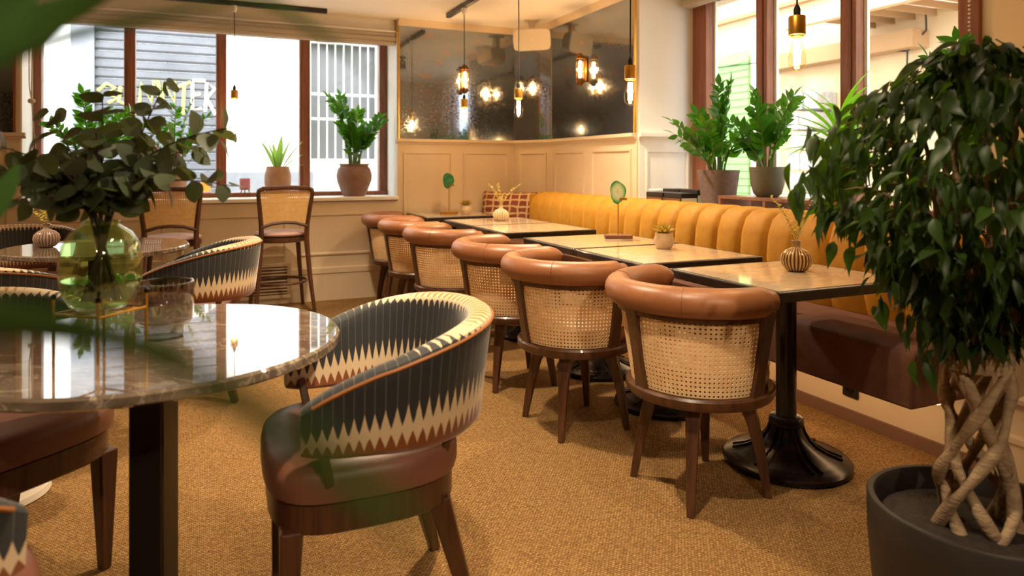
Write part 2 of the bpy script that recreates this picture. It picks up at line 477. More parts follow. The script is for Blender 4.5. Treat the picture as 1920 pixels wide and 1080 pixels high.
def pillow_mat():
    m, nt, p = newmat('block_print_cotton')
    tc = N(nt, 'ShaderNodeTexCoord'); mp = N(nt, 'ShaderNodeMapping')
    mp.inputs['Rotation'].default_value = (PI / 2, 0, 0)
    L(nt, tc.outputs['Object'], mp.inputs[0])
    no = N(nt, 'ShaderNodeTexNoise', Scale=14.0); L(nt, mp.outputs[0], no.inputs['Vector'])
    ad = N(nt, 'ShaderNodeMix', data_type='VECTOR'); ad.inputs['Factor'].default_value = .035
    L(nt, mp.outputs[0], ad.inputs[4]); L(nt, no.outputs['Color'], ad.inputs[5])
    br = N(nt, 'ShaderNodeTexBrick', Scale=1.0, offset=0.0)
    br.inputs['Brick Width'].default_value = .082; br.inputs['Row Height'].default_value = .06; br.inputs['Mortar Size'].default_value = .0085
    br.inputs['Mortar Smooth'].default_value = .2
    br.inputs['Color1'].default_value = c4(srgb('#7d3f2a')); br.inputs['Color2'].default_value = c4(srgb('#8c4a33'))
    br.inputs['Mortar'].default_value = c4(srgb('#d8b98c'))
    L(nt, ad.outputs[1], br.inputs['Vector']); L(nt, br.outputs['Color'], p.inputs['Base Color']); p.inputs['Roughness'].default_value = .8
    return m
M['pillow'] = pillow_mat()

def stripe_mat(name, a, b, rough, metal=0.0):
    """glaze in vertical stripes that follow the ribs of a turned vase"""
    m, nt, p = newmat(name)
    tc = N(nt, 'ShaderNodeTexCoord'); sp = N(nt, 'ShaderNodeSeparateXYZ'); L(nt, tc.outputs['Object'], sp.inputs[0])
    at = N(nt, 'ShaderNodeMath', operation='ARCTAN2'); L(nt, sp.outputs[1], at.inputs[0]); L(nt, sp.outputs[0], at.inputs[1])
    mu = N(nt, 'ShaderNodeMath', operation='MULTIPLY'); mu.inputs[1].default_value = 24.0; L(nt, at.outputs[0], mu.inputs[0])
    co = N(nt, 'ShaderNodeMath', operation='COSINE'); L(nt, mu.outputs[0], co.inputs[0])
    mr = N(nt, 'ShaderNodeMapRange'); mr.inputs['From Min'].default_value = -.5; mr.inputs['From Max'].default_value = .4; L(nt, co.outputs[0], mr.inputs['Value'])
    mx = N(nt, 'ShaderNodeMix', data_type='RGBA'); L(nt, mr.outputs[0], mx.inputs['Factor']); mx.inputs['A'].default_value = c4(b); mx.inputs['B'].default_value = c4(a)
    L(nt, mx.outputs['Result'], p.inputs['Base Color']); p.inputs['Roughness'].default_value = rough; p.inputs['Metallic'].default_value = metal
    return m
M['gold_ceramic'] = stripe_mat('bronze_striped_glaze', srgb('#cfae7c'), srgb('#5c3f22'), .25, .2)
M['cream_ribs'] = stripe_mat('cream_striped_glaze', srgb('#e0cda6'), srgb('#9c7c50'), .35)
M['taupe_ceramic'] = stripe_mat('taupe_striped_glaze', srgb('#9c8270'), srgb('#5e4a3e'), .3)
# ---------------------------------------------------------------- room shell
YB = 6.25; XR = 2.97; ZC = 2.53
m = MB().box(-3.6, 3.75, -2.8, 6.86, -.1, 0)
struct(m.build('floor', M['carpet']))
m = MB().box(-3.6, 3.75, -2.8, 6.86, ZC, ZC + .12)
struct(m.build('ceiling', M['ceil']))
m = MB().box(-3.4, -1.29, YB, 6.86, 0, ZC).box(1.60, 3.0, YB, 6.86, 0, ZC)
m.box(-1.29, 1.60, YB, 6.86, 0, .865).box(-1.29, 1.60, YB + .09, 6.86, 2.41, ZC)
struct(m.build('wall_back', M['cream']))
# white painted reveals of the window recess
m = MB().box(1.588, 1.60, YB + .002, 6.63, .905, 2.41).box(-1.29, -1.278, YB + .002, 6.63, .905, 2.41)
m.box(-1.278, 1.588, YB + .09, 6.63, 2.40, 2.41).box(-1.278, 1.588, YB + .086, YB + .09, 2.411, ZC)
struct(m.build('trim_1', M['white']))
m = MB().box(-1.32, 1.60, YB - .035, 6.66, .872, .905)
struct(m.build('trim_2', M['white'], bevel=.006))
# right hand wall with its splayed corner
m = MB()
b = [(2.766, YB), (XR, 5.82), (XR, 4.42), (3.7, 4.42), (3.7, 6.86), (2.766, 6.86)]
m.add([(x, y, z) for z in (0, ZC) for x, y in b], [(0, 1, 7, 6), (1, 2, 8, 7), (2, 3, 9, 8), (3, 4, 10, 9), (4, 5, 11, 10), (5, 0, 6, 11), (5, 4, 3, 2, 1, 0), (6, 7, 8, 9, 10, 11)])
struct(m.build('wall_right', M['cream']))
m = MB().box(2.985, 3.51, 4.408, 4.42, 1.43, ZC).box(2.985, 3.51, 4.408, 4.42, .88, 1.40)
struct(m.build('trim_3', M['white']))
m = MB().box(2.72, 2.95, 1.69, 5.82, 0, .42).box(2.95, 3.7, 1.69, 4.42, 0, .86)
m.box(3.42, 3.7, 1.69, 4.42, 2.44, ZC)
struct(m.build('wall_window_side', M['cream']))
m = MB().box(2.95, 3.50, 1.69, 4.408, .86, .885)
struct(m.build('trim_4', M['white'], bevel=.004))
m = MB().box(2.75, 3.7, -2.7, 1.69, 0, ZC).box(3.5, 3.56, 1.69, 2.20, .885, ZC)
struct(m.build('wall_pier', M['cream']))
m = MB().box(-3.6, -3.4, -2.8, 6.86, 0, ZC)
struct(m.build('wall_left', M['cream']))
m = MB().box(-3.4, 2.75, -2.8, -2.6, 0, ZC)
struct(m.build('wall_rear', M['bar_wood']))

# ledge on the wainscot, cornice, skirting
def strip(name, pts, prof, mat):
    """moulding swept along a floor-plan polyline; prof = (out, z) pairs, out to the right of travel"""
    P = [Vector((p[0], p[1], 0)) for p in pts]; rings = []
    for i, p in enumerate(P):
        d0 = (P[i] - P[i - 1]).normalized() if i else None
        d1 = (P[i + 1] - P[i]).normalized() if i < len(P) - 1 else None
        n0 = Vector((d0.y, -d0.x, 0)) if d0 else None; n1 = Vector((d1.y, -d1.x, 0)) if d1 else None
        if n0 is None: nn = n1
        elif n1 is None: nn = n0
        else: nn = (n0 + n1).normalized(); nn = nn / max(.3, nn.dot(n0))
        rings.append([p + nn * o + Vector((0, 0, z)) for o, z in prof])
    return struct(MB().loft(rings).build(name, mat))
PATH = [(1.60, YB), (2.766, YB), (XR, 5.82), (XR, 4.42)]
led = [(0, 1.385), (.014, 1.385), (.018, 1.400), (.045, 1.404), (.045, 1.430), (0, 1.430)]
strip('trim_5', [(1.575, YB)] + PATH[1:], led, M['cream'])
strip('trim_6', [(-3.4, YB), (-1.25, YB)], led, M['cream'])
strip('trim_7', [(XR, 4.408), (3.50, 4.408)], led, M['white'])
cor = [(0, 2.47), (.012, 2.47), (.03, 2.505), (.05, ZC), (0, ZC)]
strip('trim_8', PATH, cor, M['cream'])
base = [(0, 0), (.016, 0), (.016, .235), (.024, .24), (.024, .285), (.01, .29), (0, .29)]
strip('baseboard_back', [(-3.4, YB), (2.766, YB)], base, M['cream'])
strip('baseboard_right', [(2.766, YB), (XR, 5.82)], base, M['cream'])
bs = [(0, 0), (.016, 0), (.016, .15), (.026, .153), (.026, .172), (0, .178)]
strip('baseboard_pier', [(2.75, 1.69), (2.75, -2.6)], bs, M['cream'])
struct(MB().box(2.704, 2.72, 1.69, 5.6, 0, .055).build('baseboard_seat', M['base_strip']))

# wainscot picture-frame mouldings: each a trim of its own
TN = [9]
def frame_on(o, ux, x0, x1, z0, z1, nrm, mat, wd=.022, th=.012):
    """rectangle of moulding on a vertical wall: o origin, ux horizontal direction, nrm outwards"""
    ux = Vector(ux); nrm = Vector(nrm); o = Vector(o); uz = Vector((0, 0, 1))
    def ring(ins, out):
        return [o + ux * a + uz * b + nrm * out for a, b in ((x0 + ins, z0 + ins), (x1 - ins, z0 + ins), (x1 - ins, z1 - ins), (x0 + ins, z1 - ins))]
    rs = [ring(0, -.002), ring(0, th), ring(wd * .55, th), ring(wd, .001), ring(wd, -.002)]
    mb = MB(); b = 0
    for r in rs: mb.v += r
    for i in range(len(rs) - 1):
        for k in range(4):
            l = (k + 1) % 4; mb.f.append((i * 4 + k, i * 4 + l, i * 4 + 4 + l, i * 4 + 4 + k))
    struct(mb.build('trim_%d' % TN[0], mat)); TN[0] += 1
for a, b in ((1.65, 2.12), (2.235, 2.70)): frame_on((0, YB, 0), (1, 0, 0), a, b, .42, 1.31, (0, -1, 0), M['cream'])
for a, b in ((-3.2, -2.3), (-2.2, -1.36)): frame_on((0, YB, 0), (1, 0, 0), a, b, .42, 1.31, (0, -1, 0), M['cream'])
for a, b in ((-1.2, -.32), (-.2, .62), (.74, 1.50)): frame_on((0, YB, 0), (1, 0, 0), a, b, .40, .76, (0, -1, 0), M['cream'])
d = Vector((XR - 2.766, 5.82 - YB, 0)); dl = d.length; d.normalize()
frame_on((2.766, YB, 0), d, .07, dl - .07, .42, 1.31, (d.y, -d.x, 0), M['cream'])
for a, b in ((.06, .60), (.74, 1.33)): frame_on((XR, 5.82, 0), (0, -1, 0), a, b, .42, 1.31, (-1, 0, 0), M['cream'])
frame_on((2.985, 4.408, 0), (1, 0, 0), .055, .455, .985, 1.30, (0, -1, 0), M['white'])
for a, b in ((.08, .75), (.85, 1.5)):
    frame_on((2.75, 1.69, 0), (0, -1, 0), a, b, .30, 1.25, (-1, 0, 0), M['cream'], wd=.03, th=.018)

# ---------------------------------------------------------------- window in the back wall
w1 = semp('window_1', (0, 6.65, .905))
def wpart(name, mat, par, *b, bev=.006):
    o = par.location
    mb = MB()
    for q in b: mb.box(q[0] - o.x, q[1] - o.x, q[2] - o.y, q[3] - o.y, q[4] - o.z, q[5] - o.z)
    return mb.build(name, mat, par, bevel=bev)
X0, X1, Z0, Z1 = -1.278, 1.588, .905, 2.40
wpart('frame', M['win_wood'], w1, (X0, X0 + .055, 6.62, 6.72, Z0, Z1), (X1 - .075, X1, 6.62, 6.72, Z0, Z1), (X0, X1, 6.621, 6.719, Z1 - .05, Z1))
wpart('bottom_rail', M['win_wood'], w1, (X0, X1, 6.58, 6.72, Z0, Z0 + .04))
MUL = [(-.643, -.557), (.067, .153), (.775, .870)]
for a, b in MUL:
    wpart('mullion', M['win_wood'], w1, (a, b, 6.625, 6.715, Z0 + .04, Z1 - .05), (a + .025, b - .025, 6.612, 6.625, Z0 + .04, Z1 - .05))
edges = [X0 + .055, MUL[0][0], MUL[0][1], MUL[1][0], MUL[1][1], MUL[2][0], MUL[2][1], X1 - .075]
for i in range(0, 8, 2):
    wpart('pane', M['glass'], w1, (edges[i], edges[i + 1], 6.67, 6.674, Z0 + .04, Z1 - .05), bev=0)

# window beside the banquette
w2 = semp('window_2', (3.53, 3.2, .885))
wpart('frame', M['win_wood'], w2, (3.48, 3.58, 4.25, 4.408, .885, 2.5), (3.48, 3.58, 2.20, 2.31, .885, 2.5), (3.481, 3.579, 2.2, 4.408, 2.44, 2.5))
wpart('bottom_rail', M['win_wood'], w2, (3.47, 3.58, 2.31, 4.25, .885, .945))
M2 = [(3.629, 3.729), (2.917, 3.029)]
for a, b in M2:
    wpart('mullion', M['win_wood'], w2, (3.485, 3.575, a, b, .945, 2.44), (3.472, 3.485, a + .03, b - .03, .945, 2.44))
ed = [2.31, M2[1][0], M2[1][1], M2[0][0], M2[0][1], 4.25]
for i in range(0, 6, 2):
    wpart('pane', M['glass'], w2, (3.53, 3.534, ed[i], ed[i + 1], .945, 2.44), bev=0)
    wpart('glazing_bead', M['white'], w2, (3.555, 3.575, ed[i + 1] - .022, ed[i + 1], .945, 2.44), bev=0)

# blinds
bl = thing('roller_blind', 'beige roman blind gathered above the street window behind the bar stools', 'blind', (.155, YB + .05, 2.29))
mb = MB()
for k, (z0, z1, y0, y1) in enumerate(((0, .035, -.03, .03), (.035, .075, -.045, .035), (.075, .115, -.03, .035))):
    mb.box(-1.43, 1.43, y0, y1, z0, z1)
mb.build('fabric_fold', M['blind'], bl, bevel=.012)
MB().box(-1.43, 1.43, -.03, .035, .116, .135).build('head_rail', M['white'], bl, bevel=.003)
for k, dx in enumerate((0, .03)):
    mb = MB().tube([(-1.39 + dx, -.05, .11), (-1.385 + dx * .5, -.06, -.5), (-1.37, -.06, -.62)], .004, 6)
    mb.build('pull_cord', M['rope'], bl)
MB().tube([(-1.37, -.06, -.6), (-1.355, -.06, -.85), (-1.33, -.06, -1.1)], .004, 6).build('pull_cord', M['rope'], bl)
MB().lathe([(0, -.02), (.02, -.015), (.026, 0), (.02, .015), (0, .02)], 10, Matrix.Translation((-1.37, -.06, -.62))).build('cord_knot', M['rope'], bl, smooth=True)
bl2 = thing('roller_blind', 'beige blind rolled up over the window beside the banquette', 'blind', (3.40, 3.3, 2.40))
MB().box(-.05, .05, -1.08, 1.08, .0, .06).box(-.04, .05, -1.08, 1.08, .06, .125).build('fabric_fold', M['blind'], bl2, bevel=.012)
ch = thing('blind_chain', 'white bead chain hanging beside the right window frame', 'blind chain', (3.44, 2.225, 1.5))
mb = MB()
for k in range(46):
    mb.lathe([(0, -.007), (.006, -.003), (.006, .003), (0, .007)], 6, Matrix.Translation((0, 0, .0 + k * .0205)))
mb.build('beads', M['white'], ch, smooth=True)

# ---------------------------------------------------------------- mirrors
def mirror(name, label, p0, p1, z0, z1):
    p0 = Vector((*p0, 0)); p1 = Vector((*p1, 0)); d = (p1 - p0); l = d.length; d.normalize(); n = Vector((d.y, -d.x, 0))
    t = thing(name, label, 'mirror', (p0 + p1) / 2 + Vector((0, 0, z0)), math.atan2(d.y, d.x))
    MB().box(-l / 2, l / 2, -.012, -.001, 0, z1 - z0).build('mirror_glass', M['mirror'], t)
    return t, l
t, l = mirror('wall_mirror', 'tall smoked antique mirror between street window and room corner', (1.612, YB), (2.76, YB), 1.431, 2.47)
MB().box(-l / 2 - .012, -l / 2, -.018, 0, 0, 1.04).build('brass_edge', M['brass'], t)
mirror('wall_mirror', 'narrow smoked mirror strip across the splayed room corner', (2.772, YB - .012), (XR - .002, 5.832), 1.431, 2.47)
t, l = mirror('wall_mirror', 'smoked antique mirror above wainscot on the banquette side wall', (XR, 5.81), (XR, 4.44), 1.431, 2.47)
MB().box(l / 2, l / 2 + .018, -.018, 0, 0, 1.04).build('brass_edge', M['brass'], t)
t, l = mirror('wall_mirror', 'smoked antique mirror at far left beside the street window', (-3.3, YB), (-1.33, YB), 1.431, 2.47)
MB().box(l / 2, l / 2 + .015, -.018, 0, 0, 1.04).build('copper_edge', M['win_wood'], t)

# ---------------------------------------------------------------- vent grille, power socket
v = thing('vent_grille', 'cream ventilation grille with dark slots low behind the bar stool', 'vent', (.40, YB - .024, .20))
MB().box(-.235, .235, -.004, .0, -.13, .13).build('backing', M['grille'], v)
mb = MB().box(-.26, .26, -.016, -.002, .12, .15).box(-.26, .26, -.016, -.002, -.15, -.12).box(-.26, -.225, -.016, -.002, -.12, .12).box(.225, .26, -.016, -.002, -.12, .12)
mb.build('frame', M['cream'], v, bevel=.003)
for k in range(9):
    MB().box(-.225, .225, -.013, -.003, -.006, .006).build('slat', M['cream'], v, loc=(0, 0, -.104 + k * .026))
so = thing('power_socket', 'black wall socket under the brown banquette seat', 'socket', (2.72, 2.30, .155))
MB().box(-.012, 0, -.042, .042, -.042, .042).build('plate', M['socket'], so, bevel=.006)
MB().lathe([(.022, 0), (.022, .004), (.018, .004), (.017, .001), (0, .001)], 20, Matrix.Translation((-.012, 0, 0)) @ Matrix.Rotation(-PI / 2, 4, 'Y')).build('socket_ring', M['iron'], so, smooth=True)

# ---------------------------------------------------------------- the street outside
g = MB().box(-30, 40, -30, 40, -.75, -.35); struct(g.build('ground', M['asphalt']))
YS = 10.4
f = semp('street_facade_back', (0, YS, -.35))
MB().box(-9, -1.34, 0, .4, 0, 7).box(.12, 12, 0, .4, 0, 1.60).box(.12, 1.32, 0, .4, 1.6, 7).box(2.36, 12, 0, .4, 1.6, 7).box(1.32, 2.36, 0, .4, 3.36, 7).box(-1.34, .12, 0, .4, 3.9, 7).build('wall', M['ext_white'], f)
MB().box(.13, 1.4, -.06, 0, 0, 1.45).build('plinth', M['ext_grey'], f)
MB().box(1.32, 2.36, .25, .3, 1.6, 3.36).build('window_recess', M['ext_dark'], f)
MB().box(-1.60, -1.34, -.05, .1, 0, 3.9).build('door_jamb', M['ext_grey'], f)
gr = thing('window_bars', 'white iron bars over the grey window across the street', 'window grille', (1.84, YS, 1.25))
for k in range(9):
    MB().bar((0, 0, 0), (0, 0, 1.76), .016, .016).build('bar', M['ext_white'], gr, loc=(-.48 + k * .12, -.02, 0))
for z in (.02, .62, .98, 1.74):
    MB().bar((-.52, 0, 0), (.52, 0, 0), .05, .03).build('cross_bar', M['ext_white'], gr, loc=(0, -.03, z))
sh = thing('roller_shutter', 'grey slatted shop shutter with graffiti across the street', 'shutter', (-.61, YS + .06, -.35))
for k in range(32):
    z = k * .122
    mb = MB(); mb.add([(-.73, 0, z), (.73, 0, z), (.73, -.035, z + .03), (-.73, -.035, z + .03), (.73, -.03, z + .10), (-.73, -.03, z + .10), (.73, 0, z + .121), (-.73, 0, z + .121)],
                      [(0, 1, 2, 3), (3, 2, 4, 5), (5, 4, 6, 7)])
    mb.build('shutter_slat', M['shutter'], sh)
strokes_y = [[(-.70, 2.33), (-.60, 2.43), (-.50, 2.38), (-.58, 2.30), (-.48, 2.24), (-.58, 2.18)], [(-.44, 2.40), (-.46, 2.2), (-.36, 2.16), (-.30, 2.24), (-.30, 2.44)],
             [(-.22, 2.18), (-.20, 2.46), (-.08, 2.2), (-.04, 2.5)], [(.0, 2.5), (.02, 2.22)], [(.06, 2.2), (.06, 2.48), (.2, 2.22), (.2, 2.5)], [(.24, 2.42), (.40, 2.5)], [(.32, 2.45), (.30, 2.05)]]
strokes_p = [[(.42, 2.5), (.42, 2.12), (.54, 2.14)], [(.42, 2.32), (.52, 2.34)], [(.42, 2.52), (.58, 2.52)], [(.58, 2.1), (.6, 2.5), (.70, 2.42), (.60, 2.28), (.71, 2.06)]]
for nm, st, mt in (('graffiti', strokes_y, 'graf_y'), ('graffiti', strokes_p, 'graf_p')):
    mb = MB()
    for s_ in st: mb.tube([(x, -.036, z + .18) for x, z in s_], .024, 6)
    mb.build(nm, M[mt], sh)

# street side seen through the right window
XS = 8.2
f2 = semp('street_facade_side', (XS, 5, -.35))
MB().box(0, .4, -9, 11, 0, 8).build('wall', M['ext_beige'], f2)
MB().box(-.10, 0, -9, 11, 3.98, 4.04).build('string_course', M['ext_tan'], f2)
MB().box(-.30, 0, .8, 3.3, 3.0, 3.22).build('awning_box', M['ext_tan'], f2)
MB().box(-.02, 0, 3.75, 4.9, 3.44, 3.83).build('sign_board', M['ext_blue'], f2)
MB().box(-.12, 0, 3.45, 3.75, 0, 3.9).build('pilaster', M['ext_white'], f2)
st = semp('stone_pier', (XS - .3, 7.4, -.35)); rng = random.Random(4)
for k in range(9):
    for j in range(2):
        MB().box(-.12, .28, -.24 + j * .25 + rng.uniform(-.01, .01), .0 + j * .25, .02, .27).build('stone', M['ext_stone'], st, bevel=.02, loc=(rng.uniform(-.02, .02), (k % 2) * .06, k * .29))
gs = thing('slatted_shutter', 'pale green slatted shop shutter across the side street', 'shutter', (XS - .04, 9.38, -.35))
for k in range(26):
    MB().box(-.02, .02, -.5, .5, 0, .105).build('shutter_slat', M['ext_green'], gs, loc=(0, 0, .25 + k * .12))
pg = thing('pergola_canopy', 'beige timber canopy with translucent white roof panels above side street', 'canopy', (XS - 1.3, 5.85, 2.95))
MB().box(-.06, .06, -1.0, 1.0, 0, .13).build('beam', M['ext_beige'], pg)
for k in range(7):
    MB().box(.06, 1.3, -.98 + k * .285, -.98 + k * .285 + .25, .17, .20).build('roof_panel', M['ext_white'], pg)
    MB().box(.06, 1.3, -1.01 + k * .285, -.985 + k * .285, .08, .165).build('rafter', M['ext_tan'], pg)
cb = thing('wall_cable', 'dark cable strung along the beige facade across the side street', 'cable', (XS - .12, 5.9, 2.75))
MB().tube([(0, 4.5, .18), (0, 3, .10), (0, 1.5, .06), (0, .5, -.05), (0, .1, -.12), (0, -.15, .1), (0, -.12, .9)], .012, 5).build('wire', M['cord'], cb)
MB().tube([(0, .1, -.12), (0, .12, -.8)], .012, 5).build('wire', M['cord'], cb)
# ---------------------------------------------------------------- banquette
bq = thing('banquette', 'long banquette with mustard channelled velvet back and brown seat', 'banquette', (2.72, 3.65, 0))
y0b, y1b = 1.70 - 3.65, 5.66 - 3.65
# seat: one long cushion with soft front edge
prof = [(-.41, .30), (-.41, .47), (-.395, .50), (-.36, .515), (.03, .52), (.03, .30)]
MB().loft([[(x, y, z) for x, z in prof] for y in (y0b, y1b + .56)]).build('seat', M['suede'], bq, smooth=True, bevel=.01)
MB().box(-.012, .225, y0b, y1b, .42, .905).build('back_frame', M['mustard'], bq)
cw = .1925; nch = int((y1b - y0b) / cw)
def channel():
    rings = []
    pr = [(.0, .505), (-.05, .52), (-.078, .60), (-.084, .72), (-.075, .82), (-.045, .90), (.005, .938), (.07, .95), (.15, .948), (.20, .93), (.22, .90)]
    K = 10
    for i in range(K + 1):
        t = i / K * 2 - 1
        e = max(0, 1 - abs(t) ** 3.2) ** .55
        ring = []
        for j, (x, z) in enumerate(pr):
            # pull towards the frame at the seams
            cx, cz = .085, .80
            dx, dz = x - cx, z - cz
            k_ = .80 + .20 * e
            zz = cz + dz * (1 - (1 - k_) * .62) if z > .8 else z
            ring.append((cx + dx * k_, t * cw / 2, zz))
        rings.append(ring)
    mb = MB().loft(rings, closed_ring=False, caps=False)
    return mb.mesh('channel')
cm = channel()
for k in range(nch):
    mobj('channel', cm, M['mustard'], bq, smooth=True, loc=(0, y1b - cw * (k + .5), 0))
MB().box(-.06, .20, y1b, y1b + .02, .52, .93).build('end_cap', M['mustard'], bq, bevel=.01)

MB().box(-.24, -.20, y0b + .02, y1b, .292, .2995).build('led_strip', M['led'], bq)
pl = thing('cushion', 'terracotta block-print cushion in the corner behind the tables', 'cushion', (2.61, 5.95, .525), R(-43))
mb = MB(); rings = []
for i in range(13):
    u = i / 12 * 2 - 1; ring = []
    wz = 1 - .06 * (1 - u * u)
    for j in range(24):
        a = 2 * PI * j / 24; v_ = math.sin(a)
        zz = (abs(v_) ** .6) * (1 if v_ > 0 else -1)
        th = .07 * max(0.02, (1 - u ** 6)) ** .6 * max(0, 1 - zz ** 6) ** .5
        ring.append((u * .315, (th + .008) * (1 if math.cos(a) > 0 else -1) * abs(math.cos(a)) ** .5, .21 + zz * .205 * (1 + .06 * u * u)))
    rings.append(ring)
mb.loft(rings)
q = mb.build('cover', M['pillow'], pl, smooth=True); q.rotation_euler = (R(-14), 0, 0)

# ---------------------------------------------------------------- pedestal tables
def make_table(name, label, wx, wy):
    t = thing(name, label, 'table', group='square pedestal tables along the banquette')
    MB().box(-wx / 2 + .022, wx / 2 - .022, -wy / 2 + .022, wy / 2 - .022, .725, .750).build('marble_top', M['top_marble'], t)
    mb = MB()
    for (a, b, c, d) in ((-wx / 2, wx / 2, -wy / 2, -wy / 2 + .022), (-wx / 2, wx / 2, wy / 2 - .022, wy / 2), (-wx / 2, -wx / 2 + .022, -wy / 2 + .0221, wy / 2 - .0221), (wx / 2 - .022, wx / 2, -wy / 2 + .0221, wy / 2 - .0221)):
        mb.box(a, b, c, d, .712, .7495)
    mb.build('edge_band', M['edge'], t, bevel=.006)
    MB().box(-.2, .2, -.04, .04, .695, .7245).box(-.04, .04, -.2, -.0401, .695, .7245).box(-.04, .04, .0401, .2, .695, .7245).build('top_bracket', M['black'], t)
    MB().lathe([(.039, .15), (.039, .70)], 24).build('pole', M['black'], t, smooth=True)
    pr = [(.0, 0), (.235, 0), (.243, .008), (.243, .022), (.232, .032), (.215, .034), (.205, .040), (.19, .043), (.15, .055), (.11, .075), (.085, .098), (.068, .125), (.060, .15), (.066, .156), (.066, .175), (.060, .185), (.05, .188), (0, .188)]
    base = MB().lathe(pr, 40).build('base', M['iron'], t, smooth=True)
    for k in range(6):
        a = k * PI / 3 + .3; ca, sa = math.cos(a), math.sin(a)
        for off in (-.011, .011):
            pts = [(r * ca - off * sa * (r / .1 * .6 + .4), r * sa + off * ca * (r / .1 * .6 + .4), z) for r, z in ((.203, .041), (.15, .056), (.11, .077), (.085, .100), (.068, .128), (.061, .15))]
            MB().tube(pts, .0065, 6).build('rib', M['iron'], base)
    return t
T = make_table('pedestal_table', 'square marble-topped pedestal table nearest the ficus tree', .68, .62)
T.location = (2.11, 2.09, 0)
specs = [(2.075, 2.845, 'square pedestal table second from the ficus, holding a succulent in a pale pot'),
         (2.075, 3.475, 'square pedestal table holding a pale green agate slice on a stand'),
         (2.075, 4.385, 'square pedestal table pushed up in front of the one with the ribbed vase'),
         (2.075, 5.01, 'square pedestal table holding a ribbed vase, in front of the printed cushion'),
         (2.015, 5.92, 'square pedestal table against the far panelled wall, holding a dark agate slice')]
for x, y, lb in specs: dup(T, (x, y, 0), 0, lb)

# ---------------------------------------------------------------- cane barrel chairs
def cane_panel(f0, f1, nc, nr, surf, hole=.25):
    """grid of cells, each with an octagonal hole; surf(s, t) gives the point"""
    mb = MB(); idx = {}
    def P(a, b):
        k = (round(a, 4), round(b, 4))
        if k not in idx: idx[k] = len(mb.v); mb.v.append(Vector(surf(a, b)))
        return idx[k]
    k_ = hole
    for i in range(nc):
        for j in range(nr):
            h = k_; q = h * .42
            o8 = [(.5 - q, .5 - h), (.5 + q, .5 - h), (.5 + h, .5 - q), (.5 + h, .5 + q), (.5 + q, .5 + h), (.5 - q, .5 + h), (.5 - h, .5 + q), (.5 - h, .5 - q)]
            co = [(0, 0), (1, 0), (1, 1), (0, 1)]
            g = lambda p: P((i + p[0]) / nc, (j + p[1]) / nr)
            H = [g(p) for p in o8]; Cn = [g(p) for p in co]
            mb.f += [(Cn[0], Cn[1], H[1], H[0]), (Cn[1], H[2], H[1]), (Cn[1], Cn[2], H[3], H[2]), (Cn[2], H[4], H[3]), (Cn[2], Cn[3], H[5], H[4]), (Cn[3], H[6], H[5]), (Cn[3], Cn[0], H[7], H[6]), (Cn[0], H[0], H[7])]
    return mb.mesh('cane_panel')

